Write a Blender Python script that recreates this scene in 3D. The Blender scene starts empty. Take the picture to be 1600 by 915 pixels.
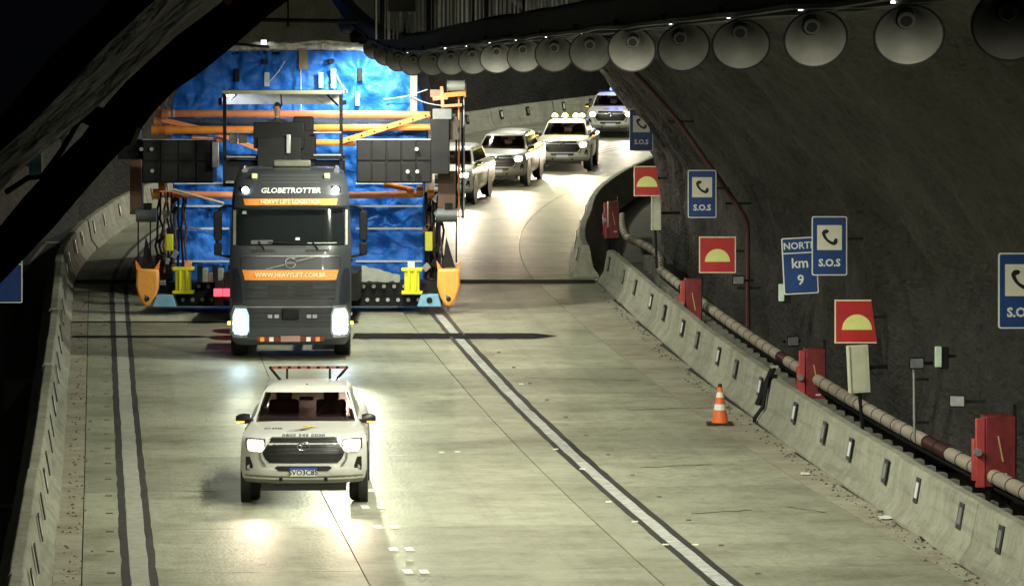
import bpy, bmesh, math, random
from mathutils import Vector, Matrix, noise
random.seed(7)
sc = bpy.context.scene
COL = sc.collection
R = math.radians

# ------------------------------------------------------------------ camera, world, exposure
F, HZ, CX = 6500.0, 100.0, 800.0          # focal length, horizon row and centre column of a 1600 px wide frame
CAMZ = 6.5
cam = bpy.data.cameras.new('camera')
cam.sensor_width = 36.0
cam.lens = 36.0 * F / 1600.0
cam.shift_y = -(457.5 - HZ) / 1600.0
cam.clip_start, cam.clip_end = 0.5, 600
cam_o = bpy.data.objects.new('camera', cam)
cam_o.location = (0, 0, CAMZ); cam_o.rotation_euler = (R(90), 0, 0)
COL.objects.link(cam_o); sc.camera = cam_o

world = bpy.data.worlds.new('World'); sc.world = world; world.use_nodes = True
bgn = world.node_tree.nodes['Background']
bgn.inputs[0].default_value = (0.55, 0.62, 0.8, 1); bgn.inputs[1].default_value = 0.0015

sc.view_settings.view_transform = 'Standard'; sc.view_settings.look = 'None'
sc.view_settings.exposure = 0.42; sc.view_settings.gamma = 1.0
sc.view_settings.use_curve_mapping = False
sc.render.engine = 'CYCLES'
sc.cycles.use_denoising = True
sc.cycles.use_adaptive_sampling = True; sc.cycles.adaptive_threshold = 0.03
sc.cycles.max_bounces = 5; sc.cycles.diffuse_bounces = 3; sc.cycles.glossy_bounces = 2
sc.cycles.transparent_max_bounces = 8
sc.cycles.sample_clamp_indirect = 4.0; sc.cycles.sample_clamp_direct = 0.0
sc.cycles.caustics_reflective = False; sc.cycles.caustics_refractive = False
try: sc.cycles.use_light_tree = True
except Exception: pass

LAMP_W = 1080.0          # each down-light under the cable tray
# ------------------------------------------------------------------ the line of the road
def HG(Y):                                 # camera height above the road at depth Y
    return CAMZ - zg(Y)
def zg(Y):
    if Y < 58: return 0.0
    if Y < 100: return 0.5 * (0.045 / 42) * (Y - 58) ** 2
    return 0.945 + 0.045 * (Y - 100)
def XL(Y):                                 # foot of the left barrier
    x = -5.9 - 0.1 * (Y - 53.5)
    if Y > 100: x += 0.0038 * (Y - 100) ** 2
    return x
def SL(Y):
    return -0.1 + (0.0076 * (Y - 100) if Y > 100 else 0)
def P(Y, v, h=0.0):                        # station Y, offset v to the right of the left barrier, height h
    m = SL(Y); k = 1 / math.sqrt(1 + m * m)
    x, y = XL(Y) + v * k, Y - v * m * k
    return Vector((x, y, zg(y) + h))
def VR(Y):                                 # foot of the right barrier
    return 11.8 + 0.024 * (min(Y, 100) - 55)
def W(px, py, Y):                          # a point seen at pixel (px, py) that lies at depth Y
    return Vector(((px - CX) * Y / F, Y, CAMZ - (py - HZ) * Y / F))
def G(px, py):                             # the road point under a pixel
    lo, hi = 30.0, 200.0
    for _ in range(50):
        mid = (lo + hi) / 2
        if HG(mid) / mid * F > py - HZ: lo = mid
        else: hi = mid
    return Vector(((px - CX) * lo / F, lo, zg(lo)))

# ------------------------------------------------------------------ materials
MATS = {}
def mat(name, color, rough=0.6, metal=0.0, var=0.15, scale=6.0, bump=0.0, bscale=40.0, emit=0.0, ecol=None, rnd=0.0, spec=0.5, stretch=None, coat=0.0, rvar=0.0, pos=False):
    if name in MATS: return MATS[name]
    m = bpy.data.materials.new(name); m.use_nodes = True
    nt = m.node_tree; N = nt.nodes; L = nt.links
    b = N['Principled BSDF']
    b.inputs['Roughness'].default_value = rough; b.inputs['Metallic'].default_value = metal
    b.inputs['Specular IOR Level'].default_value = spec
    b.inputs['Coat Weight'].default_value = coat
    tc = N.new('ShaderNodeTexCoord'); mp = N.new('ShaderNodeMapping')
    if stretch: mp.inputs['Scale'].default_value = stretch
    if pos: L.new(N.new('ShaderNodeNewGeometry').outputs['Position'], mp.inputs['Vector'])
    else: L.new(tc.outputs['Object'], mp.inputs['Vector'])
    nz = N.new('ShaderNodeTexNoise'); nz.inputs['Scale'].default_value = scale; nz.inputs['Detail'].default_value = 6; nz.inputs['Roughness'].default_value = 0.65
    L.new(mp.outputs[0], nz.inputs['Vector'])
    mr = N.new('ShaderNodeMapRange'); mr.inputs['From Min'].default_value = 0.3; mr.inputs['From Max'].default_value = 0.7
    mr.inputs['To Min'].default_value = 1 - var; mr.inputs['To Max'].default_value = 1 + var
    L.new(nz.outputs['Fac'], mr.inputs['Value'])
    val = mr.outputs[0]
    if rnd:
        oi = N.new('ShaderNodeObjectInfo'); r2 = N.new('ShaderNodeMapRange')
        r2.inputs['To Min'].default_value = 1 - rnd; r2.inputs['To Max'].default_value = 1 + rnd
        L.new(oi.outputs['Random'], r2.inputs['Value'])
        mu = N.new('ShaderNodeMath'); mu.operation = 'MULTIPLY'
        L.new(val, mu.inputs[0]); L.new(r2.outputs[0], mu.inputs[1]); val = mu.outputs[0]
    mx = N.new('ShaderNodeMix'); mx.data_type = 'RGBA'; mx.blend_type = 'MULTIPLY'; mx.inputs['Factor'].default_value = 1
    mx.inputs[6].default_value = (*color, 1)
    L.new(val, mx.inputs[7]); L.new(mx.outputs[2], b.inputs['Base Color'])
    if rvar:
        r3 = N.new('ShaderNodeMapRange'); r3.inputs['From Min'].default_value = .3; r3.inputs['From Max'].default_value = .7
        r3.inputs['To Min'].default_value = max(.05, rough - rvar); r3.inputs['To Max'].default_value = min(1, rough + rvar)
        L.new(nz.outputs['Fac'], r3.inputs['Value']); L.new(r3.outputs[0], b.inputs['Roughness'])
    if bump:
        n2 = N.new('ShaderNodeTexNoise'); n2.inputs['Scale'].default_value = bscale; n2.inputs['Detail'].default_value = 5
        L.new(mp.outputs[0], n2.inputs['Vector'])
        bp = N.new('ShaderNodeBump'); bp.inputs['Strength'].default_value = bump; bp.inputs['Distance'].default_value = 0.05
        L.new(n2.outputs['Fac'], bp.inputs['Height']); L.new(bp.outputs[0], b.inputs['Normal'])
    if name == 'sprayed concrete' and bump: bp.inputs['Distance'].default_value = .085
    if emit:
        b.inputs['Emission Color'].default_value = (*(ecol or color), 1); b.inputs['Emission Strength'].default_value = emit
    MATS[name] = m
    return m

def stained(name, color, stain, scale=1.2, rough=0.75, rnd=0.0, stretch=None, amount=0.6, bump=0.3, bscale=30, lo=.42, hi=.7, spec=.4):
    """base colour with blotchy stains of a second colour and a fine grain"""
    if name in MATS: return MATS[name]
    m = mat(name, color, rough, var=.16, scale=14, bump=bump, bscale=bscale, rnd=rnd, stretch=stretch, spec=spec, rvar=.12, pos=True)
    nt = m.node_tree; N = nt.nodes; L = nt.links; b = N['Principled BSDF']
    src = b.inputs['Base Color'].links[0].from_socket
    mp = [n for n in N if n.type == 'MAPPING'][0]
    n3 = N.new('ShaderNodeTexNoise'); n3.inputs['Scale'].default_value = scale; n3.inputs['Detail'].default_value = 8; n3.inputs['Roughness'].default_value = .7
    L.new(mp.outputs[0], n3.inputs['Vector'])
    mr = N.new('ShaderNodeMapRange'); mr.inputs['From Min'].default_value = lo; mr.inputs['From Max'].default_value = hi
    mr.inputs['To Max'].default_value = amount
    L.new(n3.outputs['Fac'], mr.inputs['Value'])
    mx = N.new('ShaderNodeMix'); mx.data_type = 'RGBA'
    L.new(mr.outputs[0], mx.inputs['Factor']); L.new(src, mx.inputs[6]); mx.inputs[7].default_value = (*stain, 1)
    L.new(mx.outputs[2], b.inputs['Base Color'])
    return m

def glass(name, tint=(.5, .55, .6), rough=.03):
    if name in MATS: return MATS[name]
    m = bpy.data.materials.new(name); m.use_nodes = True
    nt = m.node_tree; N = nt.nodes; L = nt.links
    N.remove(N['Principled BSDF']); out = N['Material Output']
    tr = N.new('ShaderNodeBsdfTransparent'); tr.inputs[0].default_value = (*tint, 1)
    gl = N.new('ShaderNodeBsdfGlossy'); gl.inputs['Roughness'].default_value = rough
    fr = N.new('ShaderNodeFresnel'); fr.inputs[0].default_value = 1.5
    mx = N.new('ShaderNodeMixShader')
    L.new(fr.outputs[0], mx.inputs[0]); L.new(tr.outputs[0], mx.inputs[1]); L.new(gl.outputs[0], mx.inputs[2])
    L.new(mx.outputs[0], out.inputs[0]); MATS[name] = m
    return m

ROADSTRETCH = (0.45, 2.0, 1.0)
M_slab = stained('pavement concrete', (.34, .35, .262), (.14, .135, .088), scale=.75, rough=.5, rnd=.17, stretch=(.8, .8, 1), amount=.8, bump=.3, bscale=22, lo=.44, hi=.74)
def scuffs(m, scale=(.25, 6, 1), amt=.45, col=(.11, .10, .075)):
    nt = m.node_tree; N = nt.nodes; L = nt.links; b = N['Principled BSDF']; src = b.inputs['Base Color'].links[0].from_socket
    ge = N.new('ShaderNodeNewGeometry'); mp = N.new('ShaderNodeMapping'); mp.inputs['Scale'].default_value = scale
    nz = N.new('ShaderNodeTexNoise'); nz.inputs['Scale'].default_value = 1.0; nz.inputs['Detail'].default_value = 9; nz.inputs['Roughness'].default_value = .72
    mr = N.new('ShaderNodeMapRange'); mr.inputs['From Min'].default_value = .5; mr.inputs['From Max'].default_value = .78; mr.inputs['To Max'].default_value = amt
    mx = N.new('ShaderNodeMix'); mx.data_type = 'RGBA'; mx.inputs[7].default_value = (*col, 1)
    L.new(ge.outputs['Position'], mp.inputs['Vector']); L.new(mp.outputs[0], nz.inputs['Vector']); L.new(nz.outputs['Fac'], mr.inputs['Value'])
    L.new(mr.outputs[0], mx.inputs['Factor']); L.new(src, mx.inputs[6]); L.new(mx.outputs[2], b.inputs['Base Color'])
scuffs(M_slab, (1.3, 1.6, 1), .55); scuffs(M_slab, (5, 3.5, 1), .5, (.09, .085, .07))
def tyre_streaks(m, amt=.5, col=(.12, .11, .09)):
    scuffs(m, (1.5, .035, 1), amt, col)
    L = m.node_tree.links; N = m.node_tree.nodes
    mp = [n for n in N if n.type == 'MAPPING'][-1]; ge = mp.inputs['Vector'].links[0].from_socket
    rt = N.new('ShaderNodeMapping'); rt.inputs['Rotation'].default_value = (0, 0, R(-5.7))
    L.new(ge, rt.inputs['Vector']); L.new(rt.outputs[0], mp.inputs['Vector'])
tyre_streaks(M_slab)
scuffs(M_slab, (.22, .5, 1), .35, (.46, .46, .40))
M_gutter = stained('gutter concrete', (.335, .33, .26), (.16, .115, .065), scale=.9, rough=.8, rnd=.06, amount=.6, lo=.4, hi=.66)
M_joint = mat('joint filler', (.03, .03, .028), .9)
M_barrier = stained('barrier concrete', (.35, .355, .285), (.16, .15, .11), scale=1.1, rough=.8, rnd=.07, amount=.6, stretch=(1, 1, .35), bump=.4, bscale=14)
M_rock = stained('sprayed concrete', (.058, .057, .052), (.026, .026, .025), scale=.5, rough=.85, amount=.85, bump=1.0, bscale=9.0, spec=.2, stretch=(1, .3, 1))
M_asphalt = mat('dark asphalt', (.012, .012, .012), .85, var=.3, scale=3, bump=.3)
M_litpatch = stained('painted lit patch', (.2, .19, .15), (.08, .07, .05), scale=1.0)
M_white = mat('worn white paint', (.40, .41, .38), .6, var=.35, scale=5)
M_black = mat('black road paint', (.022, .022, .022), .55, var=.4, scale=5)
M_dash = mat('dash paint', (.78, .78, .66), .6, var=.12, scale=12)
M_dark = mat('black steel', (.008, .008, .009), .6, spec=.2, var=.3, scale=5)
M_dark2 = mat('charcoal panel', (.013, .013, .014), .6, spec=.2, var=.3, scale=3)
M_steel = mat('galvanised steel', (.35, .36, .37), .45, .6, var=.2)
M_signblue = mat('sign blue', (.012, .05, .19), .4, var=.22, scale=2.5)
M_signwhite = mat('sign white', (.72, .74, .72), .4, var=.06)
M_signcream = mat('sign cream', (.74, .72, .60), .4, var=.06)
M_signblack = mat('sign black', (.01, .01, .012), .4)
M_signred = mat('sign red', (.42, .016, .018), .4, var=.2, scale=2.5)
M_signyellow = mat('sign yellow', (.72, .74, .26), .4, var=.06)
M_border = mat('sign border', (.78, .62, .45), .4)
M_cabred = mat('cabinet red', (.20, .024, .028), .5, var=.4, scale=4)
M_cabred2 = mat('cabinet red bright', (.50, .07, .065), .4, var=.2, scale=4)
M_pipe = stained('beige pipe', (.44, .39, .31), (.26, .20, .16), scale=1.4, rough=.55, amount=.5)
M_redpipe = mat('red pipe', (.065, .02, .02), .5, var=.2)
M_cone = mat('cone orange', (.75, .14, .03), .5, var=.15)
M_rubber = mat('rubber', (.014, .014, .014), .75, var=.25, scale=12)
M_orange = mat('machine orange', (.88, .30, .05), .42, var=.18, scale=3)
M_salmon = mat('faded orange', (.82, .31, .15), .5, var=.15, scale=3)
M_yellow = mat('machine yellow', (.72, .70, .02), .42, var=.12, scale=3)
M_ltblue = mat('pale blue paint', (.20, .42, .62), .45, var=.15)
M_chrome = mat('chrome', (.62, .63, .65), .18, .9, var=.05)
M_vwhite = mat('car white', (.64, .64, .60), .3, var=.06, scale=9, coat=.5)
M_vgrey = mat('truck grey', (.045, .05, .056), .34, var=.12, scale=2, coat=.3)
M_vgrille = mat('grille black', (.012, .012, .013), .4)
M_seat = mat('seat cloth', (.20, .08, .07), .8)
M_glass = glass('windscreen glass', (.58, .50, .50))
M_dkglass = mat('dark glass', (.006, .007, .008), .08, spec=.6, var=.02)
M_skin = mat('skin', (.35, .2, .14), .6)
M_jacket = mat('dark jacket', (.02, .02, .024), .8)
M_hair = mat('dark hair', (.01, .008, .007), .6)

# ------------------------------------------------------------------ building helpers
class MB:
    def __init__(s): s.v = []; s.f = []
    def add(s, vs, fs):
        o = len(s.v); s.v += [Vector(q) for q in vs]; s.f += [tuple(i + o for i in f) for f in fs]; return s
    def box(s, c, d, rz=0, rx=0, ry=0):
        h = [x / 2 for x in d]
        mt = Matrix.Translation(c) @ Matrix.Rotation(rz, 4, 'Z') @ Matrix.Rotation(ry, 4, 'Y') @ Matrix.Rotation(rx, 4, 'X')
        vs = [mt @ Vector((x * h[0], y * h[1], z * h[2])) for x in (-1, 1) for y in (-1, 1) for z in (-1, 1)]
        return s.add(vs, [(0, 1, 3, 2), (4, 6, 7, 5), (0, 4, 5, 1), (2, 3, 7, 6), (0, 2, 6, 4), (1, 5, 7, 3)])
    def cyl(s, a, b, r0, r1=None, n=12, caps=True):
        a, b = Vector(a), Vector(b); r1 = r0 if r1 is None else r1
        d = (b - a); d = d.normalized() if d.length > 1e-9 else Vector((0, 0, 1))
        u = d.orthogonal().normalized(); w = d.cross(u)
        vs = []
        for c, r in ((a, r0), (b, r1)):
            vs += [c + (u * math.cos(t) + w * math.sin(t)) * r for t in (2 * math.pi * i / n for i in range(n))]
        fs = [(i, (i + 1) % n, n + (i + 1) % n, n + i) for i in range(n)]
        if caps: fs += [tuple(range(n))[::-1], tuple(range(n, 2 * n))]
        return s.add(vs, fs)
    def bar(s, a, b, w, h, up=(0, 0, 1)):
        a, b = Vector(a), Vector(b); d = (b - a).normalized(); up = Vector(up)
        if abs(d.dot(up)) > .98: up = Vector((0, 1, 0))
        x = d.cross(up).normalized(); z = x.cross(d)
        vs = [c + x * (i * w / 2) + z * (j * h / 2) for c in (a, b) for i, j in ((-1, -1), (1, -1), (1, 1), (-1, 1))]
        return s.add(vs, [(0, 1, 2, 3), (7, 6, 5, 4), (0, 4, 5, 1), (1, 5, 6, 2), (2, 6, 7, 3), (3, 7, 4, 0)])
    def tube(s, pts, r, n=8, caps=True):
        pts = [Vector(p) for p in pts]; k = len(pts); vs = []
        up = None
        for i, p in enumerate(pts):
            d = (pts[min(i + 1, k - 1)] - pts[max(i - 1, 0)]).normalized()
            if up is None: up = d.orthogonal().normalized()
            u = (up - d * up.dot(d)).normalized(); up = u; w = d.cross(u)
            rr = r[i] if isinstance(r, (list, tuple)) else r
            vs += [p + (u * math.cos(t) + w * math.sin(t)) * rr for t in (2 * math.pi * j / n for j in range(n))]
        fs = [(i * n + j, i * n + (j + 1) % n, (i + 1) * n + (j + 1) % n, (i + 1) * n + j) for i in range(k - 1) for j in range(n)]
        if caps: fs += [tuple(range(n))[::-1], tuple(range((k - 1) * n, k * n))]
        return s.add(vs, fs)
    def prism(s, poly, y0, y1):            # outline in x, z extruded along y
        n = len(poly)
        vs = [(x, y0, z) for x, z in poly] + [(x, y1, z) for x, z in poly]
        return s.add(vs, [tuple(range(n)), tuple(range(n, 2 * n))[::-1]] + [(i, n + i, n + (i + 1) % n, (i + 1) % n) for i in range(n)])
    def loft(s, rings, caps=True, closed=True):
        n = len(rings[0]); vs = [p for r in rings for p in r]
        fs = [(i * n + j, i * n + (j + 1) % n, (i + 1) * n + (j + 1) % n, (i + 1) * n + j) for i in range(len(rings) - 1) for j in range(n if closed else n - 1)]
        if caps: fs += [tuple(range(n))[::-1], tuple(range((len(rings) - 1) * n, len(rings) * n))]
        return s.add(vs, fs)
    def grid(s, rows):
        n = len(rows[0]); vs = [p for r in rows for p in r]
        return s.add(vs, [(i * n + j, i * n + j + 1, (i + 1) * n + j + 1, (i + 1) * n + j) for i in range(len(rows) - 1) for j in range(n - 1)])
    def mesh(s, name, m, smooth=False):
        me = bpy.data.meshes.new(name); me.from_pydata([tuple(q) for q in s.v], [], s.f); me.validate()
        bm = bmesh.new(); bm.from_mesh(me); bmesh.ops.recalc_face_normals(bm, faces=bm.faces); bm.to_mesh(me); bm.free()
        if smooth:
            me.polygons.foreach_set('use_smooth', [True] * len(me.polygons))
            try: me.set_sharp_from_angle(angle=R(35))
            except Exception: pass
        if m: me.materials.append(m)
        me.update(); return me
    def build(s, name, m, parent=None, smooth=False, bevel=0.0, loc=None, rot=None):
        o = bpy.data.objects.new(name, s.mesh(name, m, smooth)); COL.objects.link(o)
        if parent is not None: o.parent = parent
        if loc is not None: o.location = loc
        if rot is not None: o.rotation_euler = rot
        if bevel:
            b = o.modifiers.new('bevel', 'BEVEL'); b.width = bevel; b.segments = 2; b.limit_method = 'ANGLE'; b.angle_limit = R(40)
            o.data.polygons.foreach_set('use_smooth', [True] * len(o.data.polygons))
            try: o.data.set_sharp_from_angle(angle=R(40))
            except Exception: pass
        return o
def tag(o, label=None, cat=None, group=None, kind=None):
    if label: o['label'] = label
    if cat: o['category'] = cat
    if group: o['group'] = group
    if kind: o['kind'] = kind
    return o
def thing(name, label, cat, loc=(0, 0, 0), rz=0.0, group=None, rot=None):
    o = bpy.data.objects.new(name, None); COL.objects.link(o)
    o.empty_display_size = .2
    o.location = loc; o.rotation_euler = rot if rot else (0, 0, rz)
    return tag(o, label, cat, group)
def share(name, me, parent, loc=(0, 0, 0), rot=(0, 0, 0), scale=(1, 1, 1)):
    o = bpy.data.objects.new(name, me); COL.objects.link(o); o.parent = parent
    o.location = loc; o.rotation_euler = rot; o.scale = scale
    return o
def text(body, size, loc, m, parent, rot=(R(90), 0, 0), name='lettering', sx=1.0, bold=0.0, shear=0.0, ext=.004):
    c = bpy.data.curves.new(name, 'FONT'); c.body = body; c.size = size; c.align_x = 'CENTER'; c.align_y = 'CENTER'
    c.extrude = ext; c.offset = bold; c.shear = shear; c.resolution_u = 2
    c.materials.append(m)
    t_ = bpy.data.objects.new(name, c); COL.objects.link(t_)
    dg = bpy.context.evaluated_depsgraph_get(); dg.update()
    me = bpy.data.meshes.new_from_object(t_.evaluated_get(dg)); bpy.data.objects.remove(t_)
    o = bpy.data.objects.new(name, me); COL.objects.link(o); o.parent = parent
    o.location = loc; o.rotation_euler = rot; o.scale = (sx, 1, 1)
    return o
def rrect(w, h, r, cx=0, cz=0, n=4):
    pts = []
    for qx, qz, a0 in ((1, 1, 0), (-1, 1, 90), (-1, -1, 180), (1, -1, 270)):
        for i in range(n + 1):
            a = R(a0 + 90 * i / n)
            pts.append((cx + qx * (w / 2 - r) + r * math.cos(a), cz + qz * (h / 2 - r) + r * math.sin(a)))
    return pts
def lamp(kind, name, parent, loc, energy, color=(1, 1, 1), rot=(0, 0, 0), angle=60, blend=.6, size=.08):
    l = bpy.data.lights.new(name, kind); l.energy = energy; l.color = color
    if kind == 'SPOT': l.spot_size = R(angle); l.spot_blend = blend; l.shadow_soft_size = size
    elif kind == 'POINT': l.shadow_soft_size = size
    elif kind == 'AREA': l.size = size
    o = bpy.data.objects.new(name, l); COL.objects.link(o)
    if parent is not None: o.parent = parent
    o.location = loc; o.rotation_euler = rot
    return o
ORD = 'nearest second third fourth fifth sixth seventh eighth ninth tenth eleventh twelfth thirteenth fourteenth fifteenth sixteenth seventeenth eighteenth nineteenth twentieth twenty-first twenty-second'.split()

scuffs(M_barrier, (3.5, 1.6, .35), .55, (.14, .13, .095)); scuffs(M_barrier, (.8, .3, 7), .55, (.05, .05, .045)); scuffs(M_barrier, (9, 4, 9), .5, (.10, .10, .08)); scuffs(M_rock, (1.6, .45, 1.3), .7, (.014, .014, .014)); scuffs(M_rock, (8, 2.6, 8), .85, (.008, .008, .008)); scuffs(M_rock, (.9, .35, .5), .45, (.13, .125, .10));  scuffs(M_gutter, (.8, 3, 1), .5, (.14, .085, .04))

# ================================================================== THE SETTING
# ---- road: a base sheet, with concrete slabs laid on it as its pieces
STN = [20 + 2 * i for i in range(96)]                   # stations 20 .. 210
def strip(v0, v1, h, y0, y1, dy=2.0, cuts=1):
    rows = []; n = max(1, int(round((y1 - y0) / dy)))
    for i in range(n + 1):
        Y = y0 + (y1 - y0) * i / n
        a = v0(Y) if callable(v0) else v0; b = v1(Y) if callable(v1) else v1
        rows.append([P(Y, a + (b - a) * k / cuts, h) for k in range(cuts + 1)])
    return rows
road = MB().grid(strip(-.3, lambda Y: VR(Y) + 1.0, -.03, 20, 206, cuts=2)).build('road', M_joint)
tag(road, 'pale concrete roadway curving away to the right', 'road', kind='structure')
slab_cols = [(0.0, .36, M_gutter), (.375, 3.94, M_slab), (3.955, 7.59, M_slab), (7.605, 11.40, M_slab), (11.415, None, M_gutter)]
Y = 23.0; row = 0
while Y < 182:
    ln = 5.0
    for v0, v1, m in slab_cols:
        b0 = v1 if v1 else VR(Y) + (.9 if Y > 98 else .05)
        if Y > 97: m = M_slab
        mb = MB(); n = 3
        off = Vector(P(Y + ln / 2, (v0 + b0) / 2, 0))
        top = [[P(Y + .006 + (ln - .012) * i / n, v0 + (b0 - v0) * k / 2, 0) - off for k in range(3)] for i in range(n + 1)]
        low = [[q - Vector((0, 0, .05)) for q in r] for r in top]
        mb.grid(top)
        ring_t = top[0] + [r[-1] for r in top[1:]] + top[-1][-2::-1] + [r[0] for r in top[-2:0:-1]]
        ring_l = low[0] + [r[-1] for r in low[1:]] + low[-1][-2::-1] + [r[0] for r in low[-2:0:-1]]
        mb.loft([ring_t, ring_l], caps=False)
        o = mb.build('concrete_slab', m, road); o.location = off
    Y += ln
# markings
def line(name, v0, v1, h, m, y0, y1, jag=0.0):
    rows = []; n = int((y1 - y0) / .8)
    for i in range(n + 1):
        Yy = y0 + (y1 - y0) * i / n
        j0 = noise.noise(Vector((Yy * 1.9, v0, 3))) * jag; j1 = noise.noise(Vector((Yy * 1.7, v1, 9))) * jag
        rows.append([P(Yy, v0 + j0, h), P(Yy, v1 + j1, h)])
    return MB().grid(rows).build(name, m, road)
M_grime = mat('worn black paint', (.045, .044, .04), .7, var=.5, scale=4)
line('lane_line', 8.28, 8.47, .004, M_white, 24, 170, .01)
line('lane_line', 8.18, 8.28, .0045, M_black, 24, 170, .025)
line('lane_line', 8.47, 8.58, .0045, M_black, 24, 170, .025)
line('edge_line', .98, 1.22, .004, mat('faded line paint', (.36, .36, .31), .65, var=.25, scale=5), 24, 150, .02)
line('edge_line', .87, .98, .0045, M_grime, 24, 150, .025)
line('edge_line', 1.22, 1.32, .0045, M_grime, 24, 150, .025)
for px, py in ((583, 792), (603, 823), (627, 858), (650, 893), (566, 766)):
    for k in (-1, 1):
        g = G(px + k * 12.5, py)
        MB().box((0, 0, 0), (.12, .40, .004)).build('lane_dash', M_dash, road, loc=g + Vector((0, 0, .006)), rot=(math.atan(.0), 0, R(6)))
for px, py in ((690, 707), (715, 706), (910, 733), (951, 784), (992, 815), (1040, 851), (1086, 851), (868, 702), (640, 876), (814, 600)):
    g = G(px, py)
    MB().box((0, 0, .008), (.09, .07, .016)).build('road_stud', M_dash, road, loc=g)
for Yy in [46 + 2.35 * i for i in range(24)]:
    MB().box((0, 0, .008), (.10, .05, .016)).build('road_stud', mat('grey stud', (.12, .12, .1), .6), road, loc=P(Yy, .74, .0))
for Yy in [46 + 3.1 * i for i in range(14)]:
    MB().box((0, 0, .008), (.07, .06, .016)).build('road_stud', mat('grey stud', (.12, .12, .1), .6), road, loc=P(Yy, 8.95, .0))
# transverse black strips that paint shadow bands onto the pavement
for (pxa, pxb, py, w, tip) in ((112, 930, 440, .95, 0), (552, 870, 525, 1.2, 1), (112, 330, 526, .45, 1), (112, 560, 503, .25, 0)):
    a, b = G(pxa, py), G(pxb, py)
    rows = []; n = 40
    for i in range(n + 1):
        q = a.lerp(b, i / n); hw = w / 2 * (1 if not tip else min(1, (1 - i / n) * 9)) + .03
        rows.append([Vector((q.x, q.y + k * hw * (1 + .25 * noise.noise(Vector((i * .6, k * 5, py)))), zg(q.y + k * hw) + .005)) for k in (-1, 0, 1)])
    MB().grid(rows).build('shadow_strip', mat('painted shadow', (.018, .018, .017), .9, spec=.1, var=.5, scale=3), road)
# cracks, patches and tyre scuffs that have a shape of their own
for px0, py0, px1, py1 in ((820, 590, 1000, 594), (980, 640, 1140, 636), (1080, 802, 1175, 797), (1000, 730, 1110, 726), (1230, 792, 1290, 800)):
    a, b = G(px0, py0), G(px1, py1)
    pts = [a.lerp(b, i / 9) + Vector((0, noise.noise(Vector((i * 2.3, px0, 0))) * .18, .0)) for i in range(10)]
    rows = [[Vector((q.x, q.y - .02 * (1 + .7 * math.sin(i)), zg(q.y) + .004)), Vector((q.x, q.y + .03, zg(q.y) + .004))] for i, q in enumerate(pts)]
    MB().grid(rows).build('crack_seal', M_black, road)
# verges behind the barriers
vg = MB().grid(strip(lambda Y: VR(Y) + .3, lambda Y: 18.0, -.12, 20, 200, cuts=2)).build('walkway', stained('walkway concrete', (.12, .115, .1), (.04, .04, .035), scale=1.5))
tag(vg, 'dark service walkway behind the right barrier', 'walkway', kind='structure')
lv = MB().grid(strip(-7.0, -.25, -.35, 20, 206, cuts=2)).build('side_lane', M_asphalt)
tag(lv, 'unlit dark strip behind the left barrier', 'lane', kind='structure')
def side_pt(px, py):                                    # on the side lane, .35 below the road
    lo, hi = 30., 200.
    for _ in range(50):
        mid = (lo + hi) / 2
        if (HG(mid) + .34) / mid * F > py - HZ: lo = mid
        else: hi = mid
    return Vector(((px - CX) * lo / F, lo, zg(lo) - .34))
for poly in ([(5, 592), (80, 592), (78, 598), (42, 598), (12, 640), (5, 640)], [(-20, 787), (62, 785), (62, 790), (-20, 793)], [(70, 377), (100, 377), (100, 380), (72, 380)], [(66, 383), (74, 380), (20, 448), (14, 448)]):
    MB().add([side_pt(*q) for q in poly], [tuple(range(len(poly)))]).build('lit_patch', M_litpatch, lv)  # pools of light on the dark side lane, painted as paler patches

# ---- tunnel lining: sprayed-concrete arch following the road
PROFL = [(-2.3, -.6), (-2.3, 1.0), (-2.25, 2.2), (-2.0, 3.2), (-1.5, 4.37), (-.75, 5.33), (.17, 6.25), (1.3, 7.25), (2.9, 7.85), (4.6, 8.45), (6.2, 8.65),
         (7.8, 8.45), (9.2, 7.85), (10.8, 7.05), (12.1, 5.98), (13.2, 4.90), (13.98, 3.93), (14.48, 3.1), (14.72, 2.3), (14.78, 1.2), (14.78, -.6)]
def smooth_prof(pr, k):
    out = []
    for i in range(len(pr) - 1):
        p0 = Vector(pr[max(i - 1, 0)]); p1 = Vector(pr[i]); p2 = Vector(pr[i + 1]); p3 = Vector(pr[min(i + 2, len(pr) - 1)])
        for j in range(k):
            t = j / k
            out.append(.5 * ((2 * p1) + (p2 - p0) * t + (2 * p0 - 5 * p1 + 4 * p2 - p3) * t * t + (3 * p1 - p0 - 3 * p2 + p3) * t ** 3))
    out.append(Vector(pr[-1])); return out
PR = smooth_prof(PROFL, 9)
def wall_shift(Y):
    t = min(1, max(0, (Y - 94) / 12)); return .35 * t * t * (3 - 2 * t)
def lining_point(Y, i):
    q = PR[i]; a = PR[max(i - 1, 0)]; b = PR[min(i + 1, len(PR) - 1)]
    t = (b - a).normalized(); nrm = Vector((t.y, -t.x))          # into the tunnel
    v, h = q.x, q.y
    if v > 9: v += wall_shift(Y) * min(1, (v - 9) / 4) + (VR(Y) - 12.6) * min(1, (v - 9) / 4) * .8
    g = Y * 1.0 + (h * .10 if v > 7 else -h * .1)
    d = .55 * abs(noise.noise(Vector((g * .17, h * .13, 1.3 if v > 6 else 7.7)))) - .12
    d += .30 * abs(noise.noise(Vector((g * .36 + 3, h * .33, 4.1)))) - .05
    d += .12 * noise.noise(Vector((g * .5, h * .9, v * .7)))
    d += .08 * abs(noise.noise(Vector((g * .95, h * 1.9, v * 1.7))))
    d += .03 * noise.noise(Vector((g * 2.0, h * 4.5, v * 4.0)))
    d *= .55 if v < 6 else 1.0
    q2 = Vector((v, h)) + nrm * d
    return P(Y, q2.x, q2.y)
rows = []; Y = 13.0
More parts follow.
